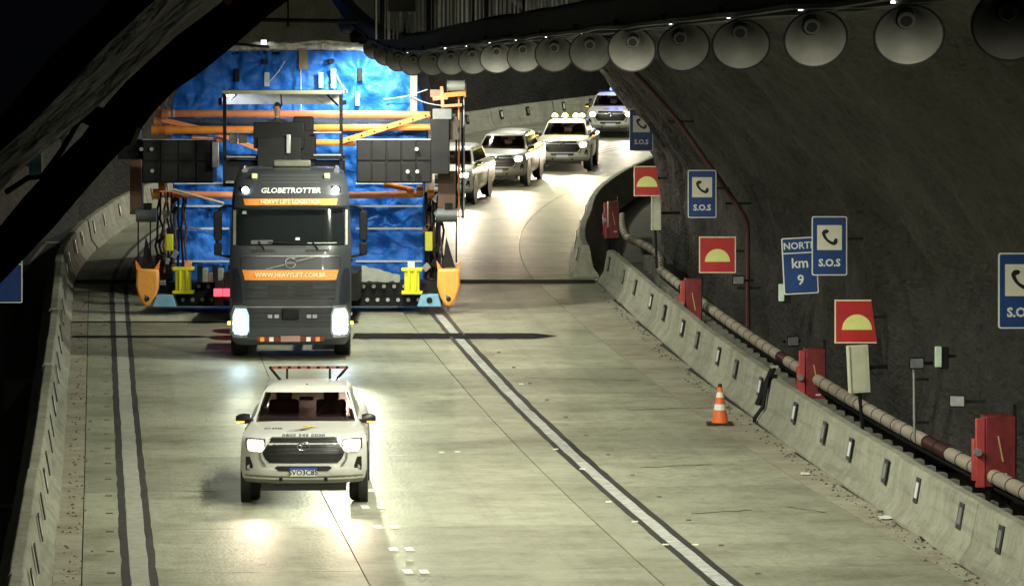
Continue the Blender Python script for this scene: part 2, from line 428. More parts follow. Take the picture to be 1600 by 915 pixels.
while Y < 208:
    rows.append([lining_point(Y, i) for i in range(len(PR))]); Y += .5 if Y < 45 else .26 if Y < 112 else .8
half = [i for i in range(len(PR)) if PR[i].x <= 6.2][-1]
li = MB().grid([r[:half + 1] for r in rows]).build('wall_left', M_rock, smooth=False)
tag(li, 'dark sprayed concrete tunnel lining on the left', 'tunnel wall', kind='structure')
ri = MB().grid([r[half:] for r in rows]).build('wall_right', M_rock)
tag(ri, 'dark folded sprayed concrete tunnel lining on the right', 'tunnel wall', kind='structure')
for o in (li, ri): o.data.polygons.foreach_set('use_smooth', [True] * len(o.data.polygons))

# ---- concrete safety barriers
NJ = [(0, 0), (0, .07), (.15, .27), (.24, .78), (.27, .815), (.41, .815), (.44, .78), (.53, .27), (.68, .06), (.68, 0)]
def barrier(name, label, v_of, side, spans, refl_spacing, first_white=True, hide=()):
    root = thing(name, label, 'barrier', P((spans[0][0] + spans[-1][1]) / 2, v_of(spans[0][0]), 0))
    inv = Matrix.Translation(-root.location); k = 0
    for (y0, y1) in spans:
        n = max(1, int((y1 - y0) / 1.0)); ctr = P((y0 + y1) / 2, v_of((y0 + y1) / 2), 0)
        rings = []
        jog = random.uniform(-.02, .02); dz = random.uniform(-.012, .012)
        for i in range(n + 1):
            Yy = y0 + .012 + (y1 - y0 - .024) * i / n
            wob = .012 * noise.noise(Vector((Yy * .9, v_of(50), 0)))
            rings.append([P(Yy, v_of(Yy) + side * (a + jog + wob), b + (dz + wob if b > .5 else 0) - .02) - ctr for a, b in NJ])
        bl = MB().loft(rings).build('barrier_block', M_barrier, root, bevel=.012); bl.location = ctr - root.location
        yy = y0 + .9
        while yy < y1 - .3:
            q = P(yy, v_of(yy) + side * .168, .52); m = SL(yy)
            lean = math.atan2(.09, .51)
            white = (k % 2 == 0) == first_white
            if k % 5 == 3: white = False
            fr = MB().box((0, 0, 0), (.018, .30, .35)).build('reflector_frame', M_signblack, bl, loc=q - ctr, rot=(0, side * lean, math.atan(-m) * -1))
            fr.rotation_euler = (0, side * lean, -math.atan(m))
            MB().box((-side * .010, 0, 0), (.008, .17, .22)).build('reflector', M_signwhite if white else mat('grey reflector', (.2, .2, .17), .4), fr)
            k += 1; yy += refl_spacing
    return root
spL = [];  Yb = 41.0
while Yb < 190: spL.append((Yb, Yb + 5.9)); Yb += 5.95
barrier('concrete_barrier', 'long sloped concrete barrier along the left edge of the road', lambda Y: 0.0, -1, spL, 2.55)
spR = [(41, 47), (47.03, 53), (53.03, 59), (59.03, 65), (65.03, 72.6)]
barrier('concrete_barrier', 'stained concrete barrier at lower right with dark and white reflector plates', VR, 1, spR, 3.3, False)
spR2 = [(73.05, 79), (79.03, 85), (85.03, 91), (91.03, 97), (97.03, 102.2)]
barrier('concrete_barrier', 'concrete barrier between the traffic cone and the pale barrier end', lambda Y: VR(Y) + .06, 1, spR2, 3.4, True)
spR3 = [(103.6, 109), (109.03, 115), (115.03, 121), (121.03, 127), (127.03, 140), (140.03, 152)]
barrier('concrete_barrier', 'farthest right concrete barrier with pale end facing the road', lambda Y: 12.40 + .60 * min(1, max(0, (Y - 104) / 12)), 1, spR3, 3.6, True)
# black joint strap and slanted metal plate at the gap beside the cone
jt = thing('joint_plate', 'black steel joint plate leaning in the gap between two barriers by the cone', 'plate', P(72.8, VR(72.8) + .1, 0))
mbj = MB(); cc = jt.location
pts = [P(72.75, VR(72.75) + a - .03, b) - cc for a, b in NJ[:6]]
mbj.tube(pts, .035, 6); mbj.build('strap', M_dark, jt)
mbj = MB().bar(P(73.0, VR(73) + .06, .28) - cc, P(73.1, VR(73) + .36, .93) - cc, .16, .05); mbj.build('leaning_plate', M_dark, jt)
MB().box(P(73.1, VR(73) + .38, .95) - cc, (.14, .12, .05)).build('clamp', M_steel, jt)

# ================================================================== TUNNEL EQUIPMENT
# ---- fire main: a banded beige pipe on little posts behind the right barrier
def pipe_v(Y): return VR(Y) + 1.36 + (.45 * math.sin((Y - 100) * .3) if 100 < Y < 110 else 0)
def pipe_h(Y): return .66 - .004 * (min(Y, 105) - 55)
pr = thing('fire_main_pipe', 'long beige banded pipe running behind the right barrier', 'pipe', P(75, pipe_v(75), 0))
c0 = pr.location
Yp = 44.0; k = 0
cab_Y = (60.5, 77.2, 92.5)
band_mb = MB().cyl((0, -.012, 0), (0, .012, 0), .116, n=14); band_me = band_mb.mesh('pipe_band', M_dark, True)
while Yp < 118:
    ln = .95
    a, b = P(Yp, pipe_v(Yp), pipe_h(Yp)), P(Yp + ln, pipe_v(Yp + ln), pipe_h(Yp + ln))
    red = any(0.2 < Yp - c - .2 < 1.7 for c in cab_Y)
    MB().cyl(a - c0, b - c0, .108, n=14).build('pipe_section', M_redpipe if red else M_pipe, pr, smooth=True)
    d = (b - a)
    share('pipe_band', band_me, pr, b - c0, (0, 0, math.atan2(-d.x, d.y)))
    Yp += ln; k += 1
post_me = MB().box((0, 0, .14), (.22, .30, .46)).mesh('pipe_post', stained('post concrete', (.2, .2, .17), (.09, .09, .08), scale=2))
Yp = 45.0
while Yp < 108:
    share('pipe_post', post_me, pr, P(Yp, pipe_v(Yp) - .02, -.1) - c0, (0, 0, R(6))); Yp += 1.0
rl = MB().tube([P(44 + i * 2, pipe_v(44 + i * 2) + .02, pipe_h(44 + i * 2) - .17) - c0 for i in range(32)], .035, 6).build('lower_rail', M_dark, pr)

# ---- hydrant cabinets
def cabinet(label, px0, px1, py0, py1, Y):
    c = W((px0 + px1) / 2, py1, Y); w = (px1 - px0) * Y / F; h = (py1 - py0) * Y / F
    r = thing('hydrant_cabinet', label, 'cabinet', (c.x, Y, zg(Y) - .12), R(4), 'red hydrant cabinets behind the right barrier')
    z0 = c.z - r.location.z
    MB().box((.06, .2, z0 + h / 2), (w * .68, .42, h)).build('box', M_cabred, r, bevel=.012)
    MB().box((-w * .36, .04, z0 + h / 2 - .02), (w * .20, .10, h * .98)).build('door', M_cabred2, r, bevel=.01)
    MB().box((-w * .48, .10, z0 + h * .38), (w * .08, .16, h * .6)).build('door', M_cabred2, r, bevel=.01)
    MB().bar((.02, -.02, z0 + h * .72), (.09, -.02, z0 + h * .36), .02, .02).build('handle', mat('handle brass', (.6, .4, .2), .5), r)
    MB().box((.1, -.014, z0 + h * .18), (.09, .006, .03)).build('maker_plate', M_signwhite, r)
    MB().cyl((-w * .44, -.02, z0 + h * .5), (-w * .44, -.12, z0 + h * .5), .055, n=12).build('valve', M_steel, r)
    for sx in (-.1, w * .30):
        MB().box((sx, .12, z0 / 2), (.06, .06, z0)).build('leg', M_dark, r)
    MB().box((w * .48, .25, z0 + h * .55), (.05, .06, h * 1.2)).build('side_post', M_dark2, r)
cabinet('large red hydrant cabinet at the far right edge, nearest to the viewer', 1522, 1592, 650, 760, 59)
cabinet('red hydrant cabinet below the tilted white panel', 1247, 1292, 545, 632, 75.7)
cabinet('small red hydrant cabinet beyond the thin upright red pipe', 1062, 1098, 436, 512, 91)
cabinet('dull red cabinet beside the pale barrier end', 943, 968, 315, 372, 110)

# ---- signs on brackets, facing the traffic
def handset(r, cx, cz, s, y):
    o_, i_ = [], []
    for k in range(15):
        t = k / 14; a = R(186 + 78 * t); wd = .075 + .03 * abs(2 * t - 1)
        for lst, rr in ((o_, .80 + wd), (i_, .80 - wd)): lst.append((cx + s * (.42 + rr * math.cos(a)), cz + s * (.42 + rr * math.sin(a))))
    h_ = MB().prism(o_ + i_[::-1], y - .004, y).build('handset', M_signblack, r)
    for bx, bz, ang in ((-.24, .37, 12), (.37, -.24, 78)):
        ca, sa = math.cos(R(ang)), math.sin(R(ang))
        pts = [(.20 * math.cos(R(q)), .125 * math.sin(R(q))) for q in range(0, 360, 24)]
        MB().prism([(cx + s * (bx + u * ca - w_ * sa), cz + s * (bz + u * sa + w_ * ca)) for u, w_ in pts], y - .0046, y).build('ear_piece', M_signblack, h_)
def sign_base(name, label, px, py, Y, w, h, m, mb_, rad, tilt, reach, group=None):
    c = W(px, py, Y)
    r = thing(name, label, 'sign', c, 0, group); r.rotation_euler = (0, R(tilt), R(2))
    MB().prism(rrect(w, h, rad), 0, .02).build('border', mb_, r)
    MB().prism(rrect(w - .04, h - .04, rad * .7), -.004, 0.001).build('panel', m, r)
    MB().box((math.copysign(.2, reach), .06, h * .12), (.4 + w * .6, .05, .05)).build('bracket', M_dark, r)
    return r
def sos(label, px, py, Y, reach, w=.60, h=1.0, tilt=0):
    r = sign_base('emergency_phone_sign', label, px, py, Y, w, h, M_signblue, M_signwhite, .035, tilt, reach, 'blue emergency phone signs')
    MB().prism(rrect(w * .70, w * .70, .01, 0, h * .14), -.009, -.004).build('white_square', M_signcream, r)
    handset(r, 0, h * .14, w * .46, -.0095)
    text('S.O.S', .17, (0, -.006, -h * .29), M_signwhite, r, bold=.006)
    return r
sos('small blue phone sign at the bend, nearest to the police pickup', 1002, 203, 108, .5, .62, 1.1)
sos('blue phone sign left of the long slanted red pipe', 1097, 303, 87, .55)
sos('blue phone sign overlapping the kilometre nine sign', 1296, 384, 70.3, .7)
sos('blue phone sign cut off at the right edge of the view', 1595, 454, 55, .7)
r = sign_base('kilometre_sign', 'tilted blue sign reading norte km 9 beside a phone sign', 1250, 415, 71.4, .60, .97, M_signblue, M_signwhite, .03, -3, .8)
text('NORTE', .165, (0, -.006, .34), M_signwhite, r, bold=.003); MB().box((0, -.005, .22), (.57, .006, .02)).build('divider', M_signwhite, r)
text('km', .24, (0, -.006, .04), M_signwhite, r, bold=.004); text('9', .24, (0, -.006, -.25), M_signwhite, r, bold=.004)
r = sign_base('kilometre_sign', 'blue kilometre sign half hidden behind the dark conduit at far left', 7, 428, 72, .62, 1.0, M_signblue, M_signwhite, .03, 0, -.9)
text('NORTE', .17, (0, -.006, .30), M_signwhite, r, bold=.003); MB().box((0, -.005, .17), (.58, .006, .02)).build('divider', M_signwhite, r)
def red_sign(label, px, py, Y, w, h, trim=0.0, reach=.8, shift=0.0):
    c = W(px, py, Y)
    r = thing('hydrant_sign', label, 'sign', c, 0, 'red and yellow hydrant signs')
    o = [(-w / 2, -h / 2), (w / 2, -h / 2), (w / 2 - trim, h / 2), (-w / 2, h / 2)]
    i = [(-w / 2 + .022, -h / 2 + .022), (w / 2 - (.022 if not trim else -.001), -h / 2 + .022), (w / 2 - trim - (.022 if not trim else -.001), h / 2 - .022), (-w / 2 + .022, h / 2 - .022)]
    MB().prism(o, 0, .02).build('border', M_border, r)
    MB().prism(i, -.004, .001).build('panel', M_signred, r)
    rad = .345 * h
    MB().prism([(shift + rad * math.cos(R(a)), -.19 * h + rad * math.sin(R(a)) * 1.02) for a in range(0, 181, 10)], -.009, -.004).build('half_disc', M_signyellow, r)
    for z in (.1,): MB().box((.2, .06, z * h), (w * .9, .05, .05)).build('bracket', M_dark, r)
red_sign('red sign with yellow half disc at the bend, smallest of three', 1011, 283, 97, .62, .70, .10, .6, -.0)
red_sign('square red sign with yellow half disc left of the upright red pipe', 1121, 398, 80, .71, .70)
red_sign('red sign with yellow half disc above the tilted white panel', 1337, 502, 67, .68, .70, .09, .7, .02)

# ---- white panels and small wall fixtures
def box_panel(name, label, cat, px, py, Y, w, h, d, m, tilt=0, reach=.5, trim=None):
    r = thing(name, label, cat, W(px, py, Y), 0); r.rotation_euler = (0, R(tilt), R(10))
    MB().box((0, 0, 0), (w, d, h)).build('housing', m, r, bevel=.008)
    MB().box((-w * .40, -d / 2 - .004, 0), (.02, .008, h * .96)).build('hinge_strip', trim or M_steel, r)
    MB().box((0, -d / 2 - .003, 0), (w * .7, .006, h * .9)).build('face', m, r)
    MB().box((reach / 2, d * .7, 0), (reach, .05, .06)).build('bracket', M_dark, r)
    return r
M_cream = mat('cream panel', (.55, .56, .42), .5, var=.1)
p = box_panel('wall_panel', 'tilted cream panel hanging below a red sign', 'panel', 1341, 576, 66.5, .34, .76, .12, M_cream, -3)
MB().cyl((.02, .08, -.38), (.05, .1, -1.1), .03, n=8).build('cable', M_dark, p)
p = box_panel('wall_panel', 'cream panel below the smallest red sign at the bend', 'panel', 1025, 333, 98, .22, .80, .14, M_cream, 0, .6)
MB().cyl((0, .08, -.4), (.04, .1, -1.3), .03, n=8).build('cable', M_dark, p)
M_lamp = mat('small lit lamp face', (.5, .62, .52), .4, emit=.03, ecol=(.75, 1, .85))
for lb, px, py, Y in (('small pale marker lamp left of the kilometre nine sign', 1221, 457, 72), ('small pale marker lamp on the open rock right of the cream panel', 1466, 557, 60.5)):
    r = thing('marker_lamp', lb, 'lamp', W(px, py, Y), 0, 'small wall marker lamps')
    MB().box((0, 0, 0), (.10, .05, .30)).build('lens', M_lamp, r, bevel=.01)
    MB().box((.09, .06, -.02), (.13, .10, .32)).build('housing', M_dark, r, bevel=.01)
    MB().box((.18, .12, 0), (.2, .04, .04)).build('bracket', M_dark, r)
for lb, px, py, Y, rot in (('small black floodlight beside the pole above the fire main', 1231, 532, 71, 30), ('small black floodlight on the rock left of the nearest hydrant cabinet', 1500, 625, 60, -20), ('tiny black floodlight at upper end of a wall pole', 1428, 566, 63, 10), ('small black floodlight beside the square red sign', 1153, 437, 82, 0)):
    r = thing('wall_floodlight', lb, 'floodlight', W(px, py, Y), R(rot), 'small wall floodlights')
    MB().loft([[(x * .06, -.02, z * .05) for x, z in ((-1, -1), (1, -1), (1, 1), (-1, 1))], [(x * .12, -.16, z * .09) for x, z in ((-1, -1), (1, -1), (1, 1), (-1, 1))]]).build('housing', M_dark, r)
    MB().box((0, -.165, 0), (.2, .01, .14)).build('lens', M_steel, r)
    MB().box((.15, .12, -.02), (.35, .05, .05)).build('bracket', M_dark, r)
for lb, px, py0, py1, Y in (('thin conduit pole below the tiny floodlight', 1428, 568, 690, 63),):
    a, b = W(px, py0, Y), W(px + 1, py1, Y)
    r = thing('conduit_pole', lb, 'pole', b, 0, 'thin conduit poles on the right wall')
    MB().cyl((0, 0, 0), a - b, .022, n=8).build('tube', M_steel, r, smooth=True)
    for t in (.25, .8): MB().box((a - b) * t + Vector((.10, 0, 0)), (.24, .03, .04)).build('clip', M_dark, r)
    MB().box(a - b, (.09, .09, .07)).build('cap', M_dark, r)

# ---- upright red pipe that follows the arch
pts = [W(1168, 548, 88), W(1168, 450, 88), W(1168, 352, 88), W(1163, 338, 88), W(1150, 318, 88), W(1105, 254, 88), W(1060, 190, 88), W(1020, 144, 88), W(985, 108, 88), W(955, 70, 88)]
r = thing('riser_pipe', 'thin dark red pipe rising up the right wall and bending along the arch', 'pipe', pts[0])
MB().tube([q - pts[0] for q in pts], .058, 10).build('tube', M_redpipe, r, smooth=True)
for q, dx in ((pts[1], .25), (pts[4], .3), (pts[6], .3)):
    MB().box(q - pts[0] + Vector((dx / 2 - .1, .06, 0)), (dx + .25, .05, .05)).build('clamp', M_dark, r)

# ---- overhead cable tray with its row of bell reflectors
bells = [(1577, 28, 26.5), (1418, 42, 29.5), (1271, 50, 32.5), (1157, 59, 36), (1065, 66, 39.6), (988, 71, 43.5), (922, 75, 48.5), (866, 79, 53.5), (818, 82, 57.5), (776, 85, 61),
         (739, 89, 65.5), (705, 92, 70.5), (676, 95, 76.5), (645, 96, 82), (622, 91, 87), (603, 83, 91.5), (586, 74, 95.5), (564, 55, 99.5), (545, 36, 103.5)]
BP = [W(x, y, d) for x, y, d in bells]
tr = thing('cable_tray', 'long black cable tray curving overhead above the bell lamps', 'cable tray', BP[8] + Vector((0, 0, .4)))
t0 = tr.location
path = [W(1760, -10, 22.5)] + BP + [W(528, 10, 107), W(515, -20, 110)]
def up(q, z): return q + Vector((0, .12, z)) - t0
MB().loft([[up(q, .20) + Vector((-.17, 0, 0)), up(q, .20) + Vector((.17, 0, 0)), up(q, .47) + Vector((.17, 0, 0)), up(q, .47) + Vector((-.17, 0, 0))] for q in path]).build('trough', M_dark, tr)
for k, (dx, dz, rr) in enumerate(((-.16, .20, .035), (-.08, .17, .03), (.02, .18, .04), (.12, .19, .03), (0, .5, .06), (-.12, .49, .04))):
    fine = []
    for i in range(len(path) - 1):
        for j in range(4): fine.append(path[i].lerp(path[i + 1], j / 4))
    MB().tube([up(q, dz) + Vector((dx, 0, .035 * noise.noise(Vector((i * .45, k * 3.1, 0))))) for i, q in enumerate(fine)], rr, 6).build('cable', M_dark, tr)
for i in range(1, len(path) - 1, 2):
    MB().cyl(up(path[i], .45), up(path[i], 1.9), .018, n=6).build('hanger', M_dark, tr)
M_bell = mat('bell reflector', (.085, .083, .072), .5, .0, var=.18, scale=7)
M_tip = mat('lamp tip', (1, 1, .95), .4, emit=4, ecol=(1, 1, .92))
def lathe(prof, n=32):
    return MB().loft([[(rr * math.cos(2 * math.pi * j / n), rr * math.sin(2 * math.pi * j / n), z) for j in range(n)] for rr, z in prof], caps=False)
refl_me = lathe([(.055, .30), (.075, .29), (.115, .20), (.175, .11), (.228, .035), (.243, .008), (.247, .004), (.232, .04), (.178, .12), (.118, .21), (.078, .30), (.055, .31)]).mesh('reflector', M_bell, True)
rim_me = MB().tube([(.247 * math.cos(2 * math.pi * j / 36), .247 * math.sin(2 * math.pi * j / 36), 0) for j in range(37)], .009, 6, False).mesh('rim', M_dark, True)
sock_me = lathe([(.0, .20), (.05, .20), (.062, .22), (.062, .34), (.05, .36), (.0, .36)], 18).mesh('socket', M_dark2, True)
ring_me = lathe([(.045, .195), (.058, .195), (.066, .205), (.066, .215), (.045, .215)], 18).mesh('socket_ring', M_bell, True)
brk_me = MB().box((0, .03, .44), (.05, .05, .22)).mesh('bracket', M_dark)
tip_me = MB().box((0, 0, 0), (.035, .03, .05)).mesh('lamp_tip', M_tip)
TILT = R(-63)
for i, q in enumerate(BP):
    lb = ('nearest bell shaped reflector, cut off at the upper right corner' if i == 0 else 'farthest bell shaped reflector at the left end of the tray' if i == len(BP) - 1
          else ORD[i] + ' bell shaped reflector from the right under the overhead tray')
    b = thing('bell_reflector', lb, 'lamp', q, 0, 'bell reflectors along the cable tray')
    b.rotation_euler = (TILT + R(random.uniform(-6, 6)), R(random.uniform(-4, 4)), R(random.uniform(-11, 11)))
    o = Vector((0, 0, -.12))
    share('reflector', refl_me, b, o); share('rim', rim_me, b, o); share('socket', sock_me, b, o); share('socket_ring', ring_me, b, o); share('bracket', brk_me, b, o)
    dl = thing('downlight', 'small lit white down-light ' + ('beside the nearest bell' if i == 0 else 'above the farthest bell' if i == len(BP) - 1 else 'beside the ' + ORD[i] + ' bell from the right') + ' on the tray', 'lamp', q + Vector((-.1, .0, .21)), 0, 'small down-lights along the tray')
    share('lamp_tip', tip_me, dl, (0, 0, -.02)); share('lamp_tip', tip_me, dl, (.13 + .05 * math.sin(i), -.03, .01), scale=(.8, 1, .6))
    MB().box((.03, .02, .03), (.26, .10, .06)).build('housing', M_dark, dl)
    if i >= 0:
        nx = (BP[min(i + 1, len(BP) - 1)] - q) * .5 if i < len(BP) - 1 else (q - BP[i - 1]) * .5
        lamp('SPOT', 'downlight_or_added_beam', dl, nx + Vector((0, 0, -.12 if i < 11 else -.5)), LAMP_W * (.5 if i >= 16 else .25 if i < 4 else 1), (1, .995, .80), (R(24 if i < 11 else 33), 0, 0), 140 if i < 11 else 134, .7, .12)

lamp('SPOT', 'downlight_or_added_beam', tr, W(1680, 0, 24) - t0 + Vector((0, 0, -.1)), LAMP_W * .45, (1, .995, .80), (R(24), 0, 0), 136, .7, .12)  # unseen beam added to brighten the nearest bell
for i in range(9):                                     # the row goes on round the bend as unseen beams, added to brighten it
    q = P(108 + 8.2 * i, 6.9, 6.75)
    lamp('SPOT', 'downlight_or_added_beam', tr, q - t0, LAMP_W * .9, (1, .99, .82), (R(4), 0, 0), 168, .6, .12)
# ---- slatted screen hanging behind the tray, and a transverse conduit with hanger
sy = 84.0
scr = thing('slatted_screen', 'hanging screen of thin upright metal slats behind the cable tray', 'screen', W(815, 20, sy))
s0 = scr.location; x = 588.0; k = 0
M_slat = mat('dull slat metal', (.45, .45, .46), .5, .4, rnd=.5, var=.2)
while x < 1045:
    wpx = random.choice((2.4, 3.2, 4.5, 3.0)); a = W(x, -60, sy); b = W(x, 62 if x < 760 else 50, sy)
    MB().box((a + b) / 2 - s0 + Vector((0, random.uniform(-.05, .05), 0)), (wpx * sy / F, .03, (a - b).length)).build('slat', M_slat, scr); k += 1
    x += wpx + random.choice((2.0, 3.0, 3.6, 4.4))
for pxx in (597, 670, 760, 905): MB().box(W(pxx, 0, sy - .1) - s0, (.09, .06, 1.6)).build('post', M_dark, scr)
for pyy in (-50, 58): MB().box(W(815, pyy, sy + .08) - s0, (5.9, .04, .06)).build('rail', M_dark, scr)
MB().box(W(628, 5, sy - .15) - s0, (.55, .1, .35)).build('junction_box', mat('brown box', (.05, .045, .04), .6), scr)
cd = thing('ceiling_conduit', 'thin dark horizontal conduit with a drop rod above the wrapped machine', 'conduit', W(470, 33, 90))
s0 = cd.location
MB().cyl(W(385, 31, 90) - s0, W(560, 34, 90) - s0, .045, n=8).build('tube', M_dark, cd)
MB().cyl(W(450, -60, 90) - s0, W(450, 42, 90) - s0, .022, n=6).build('drop_rod', M_dark, cd)
MB().box(W(450, 38, 90) - s0, (.07, .07, .08)).build('clamp', M_dark, cd)

# ---- big dark conduit in the near foreground, following the arch on the left
cpts = [(520, -95), (460, -50), (400, 0), (345, 46), (296, 84), (253, 118), (218, 152), (190, 186), (149, 234), (115, 270), (60, 332), (0, 400), (-70, 470)]
n = len(cpts)
q = [W(x, y, 26.5 + 1.2 * i / n) for i, (x, y) in enumerate(cpts)]
r = thing('arch_conduit', 'thick dark conduit crossing the upper left corner close to the camera', 'conduit', q[6])
MB().tube([a - q[6] for a in q], [.135 + .008 * math.sin(i * 2.1) for i in range(n)], 16).build('tube', mat('sooty conduit', (.006, .0045, .004), 1.0, var=.3, spec=0), r, smooth=True)
MB().bar(W(120, 168, 27.1) - q[6], W(212, 214, 27.0) - q[6], .10, .13).build('clamp', M_dark, r)
MB().bar(W(352, 6, 26.6) - q[6], W(362, -6, 26.6) - q[6], .07, .05).build('clamp_tag', mat('ochre tag', (.45, .25, .08), .6), r)
MB().tube([a - q[6] for a in (W(150, 170, 27.4), W(122, 192, 27.4), (W(96, 236, 27.5)), W(66, 276, 27.5), W(44, 278, 27.5), W(10, 300, 27.6))], .02, 8).build('cable', M_dark, r)
# a pale green panel and a cream plate on the far left wall seen between conduit and rock
for nm, lb, px, py, Yd, w, h, m in (('wall_plate', 'small pale green plate on the left wall beside the dark conduit', 55, 258, 108, .34, .66, mat('pale green plate', (.13, .30, .30), .5)), ('wall_plate', 'tiny cream plate on the left wall above the pale green one', 101, 216, 112, .2, .32, M_signcream)):
    rr = thing(nm, lb, 'plate', W(px, py, Yd))
    MB().box((0, 0, 0), (w, .03, h)).build('face', m, rr); MB().box((-.3, .06, 0), (.8, .04, .05)).build('bracket', M_dark, rr)

# ---- traffic cone
g = G(1125, 663)
cn = thing('traffic_cone', 'orange traffic cone with pale bands standing beside the barrier gap', 'cone', (g.x, g.y, g.z + .004))
def frustum(z0, z1, m, nm, grow=0.0):
    rr = lambda z: .155 - (.155 - .03) * (z / .70) + grow
    MB().cyl((0, 0, z0), (0, 0, z1), rr(z0), rr(z1), 24).build(nm, m, cn, smooth=True)
MB().prism([(-.24, 0), (.24, 0), (.22, .035), (-.22, .035)], -.23, .23).build('base', M_rubber, cn)
frustum(.035, .26, M_cone, 'cone_body'); frustum(.26, .36, M_signwhite, 'reflective_band', .003); frustum(.36, .48, M_cone, 'cone_body'); frustum(.48, .57, M_signcream, 'reflective_band', .003); frustum(.57, .66, M_cone, 'cone_body'); frustum(.66, .72, M_rubber, 'tip', .004)
# ---- litter lying along the right gutter
for nm, lb, px, py, m, w in (('crumpled_paper', 'crumpled white litter lying at the foot of the right barrier', 1385, 810, M_signwhite, .22), ('stone', 'small grey stone at the foot of the right barrier', 1374, 799, M_steel, .10), ('rubber_strip', 'dark strip of rubber at the foot of the right barrier', 1450, 843, M_rubber, .22), ('rubber_scrap', 'dark scrap in the gutter near the lower right barrier', 1500, 870, M_rubber, .20), ('paper_scrap', 'pale scrap in the gutter below the lit barrier patch', 1258, 741, M_signcream, .14)):
    g = G(px, py); mb = MB(); rows = []
    for i in range(5):
        rows.append([Vector(((i / 4 - .5) * w, (j / 4 - .5) * w * 1.6, .012 + .035 * abs(noise.noise(Vector((i * .9, j * .8, px)))))) for j in range(5)])
    mb.grid(rows); o = mb.build(nm, m, None); o.location = g + Vector((0, 0, .004)); o.modifiers.new('t', 'SOLIDIFY').thickness = .006
    tag(o, lb, 'litter', 'litter along the right gutter')

# ---- grit swept up along the foot of both barriers
def grit(label, v_of, y0, y1, n_, m):
    mb = MB()
    for k in range(n_):
        Yy = y0 + (y1 - y0) * random.random() ** 1.3; v = v_of(Yy) + random.gauss(0, 1) * .10; q = P(Yy, v, .002); sz = .008 + .03 * random.random() ** 3
        a = random.random() * 6.28; c_, s_ = math.cos(a) * sz, math.sin(a) * sz
        mb.add([q + Vector((c_, s_ * 1.6, 0)), q + Vector((-s_, c_, 0)), q + Vector((-c_, -s_ * 1.4, 0)), q + Vector((s_, -c_, 0)), q + Vector((0, 0, sz * .8))], [(0, 1, 4), (1, 2, 4), (2, 3, 4), (3, 0, 4)])
    tag(mb.build('gravel', m), label, 'gravel', kind='stuff')
grit('dark grit and crumbs along the foot of the right barrier', lambda Y: VR(Y) - .16, 45, 100, 900, mat('dark grit', (.085, .075, .058), .9, var=.4))
grit('pale grit along the foot of the left barrier', lambda Y: .22, 45, 100, 500, mat('brown grit', (.10, .08, .055), .9, var=.4))

# ================================================================== VEHICLES (local: nose at y = 0 facing -y, tail at +y)
class Shell:
    """stack of plan outlines; rows of (z, half width, front y, rear y)"""
    def __init__(s, rows, curve, ex, rc=.15):
        s.rows, s.c, s.e, s.rc = rows, curve, ex, rc
    def at(s, z):
        r = s.rows
        if z <= r[0][0]: return r[0]
        for a, b in zip(r, r[1:]):
            if z <= b[0]:
                t = (z - a[0]) / (b[0] - a[0]); return tuple(a[i] + (b[i] - a[i]) * t for i in range(4))
        return r[-1]
    def front(s, x, z):
        _, w, yf, _ = s.at(z); return yf + s.c * min(1, abs(x) / w) ** s.e
    def outline(s, row, n=24):
        z, w, yf, yb = row; pts = []
        for i in range(n + 1):
            t = i / n * 2 - 1; t = math.copysign(1 - (1 - abs(t)) ** 1.7, t); x = w * t
            pts.append((x, yf + s.c * abs(t) ** s.e, z))
        ym = (yf + s.c + yb) / 2
        pts += [(w, ym, z)]
        for a in (0, 30, 60, 90): pts.append((w - s.rc + s.rc * math.cos(R(a)), yb - s.rc + s.rc * math.sin(R(a)), z))
        for a in (90, 120, 150, 180): pts.append((-w + s.rc + s.rc * math.cos(R(a)), yb - s.rc + s.rc * math.sin(R(a)), z))
        pts += [(-w, ym, z)]
        return pts
    def mesh(s, sub=3):
        rings = []
        for a, b in zip(s.rows, s.rows[1:]):
            for k in range(sub): rings.append(s.outline(tuple(a[i] + (b[i] - a[i]) * k / sub for i in range(4))))
        rings.append(s.outline(s.rows[-1]))
        return MB().loft(rings)
    def plate(s, zs, xa, xb, off=.006, thick=.03, nx=12):
        """patch lying on the front: zs list of heights, xa / xb left and right limits at each"""
        fr = []; bk = []
        for z, a, b in zip(zs, xa, xb):
            fr.append([Vector((a + (b - a) * j / nx, s.front(a + (b - a) * j / nx, z) - off, z)) for j in range(nx + 1)])
            bk.append([q + Vector((0, thick, 0)) for q in fr[-1]])
        mb = MB().grid(fr); mb.grid(bk)
        rf = fr[0] + [r[-1] for r in fr[1:]] + fr[-1][-2::-1] + [r[0] for r in fr[-2:0:-1]]
        rb = bk[0] + [r[-1] for r in bk[1:]] + bk[-1][-2::-1] + [r[0] for r in bk[-2:0:-1]]
        return mb.loft([rf, rb], caps=False)
def wheel(parent, x, y, r, w, rim=.6, name='wheel'):
    e = bpy.data.objects.new(name, None); COL.objects.link(e); e.parent = parent; e.location = (x, y, r); e.empty_display_size = .1
    n = 32; sx = math.copysign(1, x); rings = []
    for rr, xx in ((rim * r, -.5), (r * .9, -.5), (r * .985, -.38), (r, -.2), (r, .2), (r * .985, .38), (r * .9, .5), (rim * r, .5)):
        rings.append([(xx * w, rr * math.cos(2 * math.pi * j / n), rr * math.sin(2 * math.pi * j / n)) for j in range(n)])
    MB().loft(rings, caps=False).build('tyre', M_rubber, e, smooth=True)
    rings = [[(sx * xx * w, rr * math.cos(2 * math.pi * j / n), rr * math.sin(2 * math.pi * j / n)) for j in range(n)] for rr, xx in ((rim * r, .46), (rim * r * .9, .40), (rim * r * .35, .30), (rim * r * .25, .42), (.01, .44))]
    MB().loft(rings, caps=True).build('rim', M_steel, e, smooth=True)
    mb = MB()
    return e

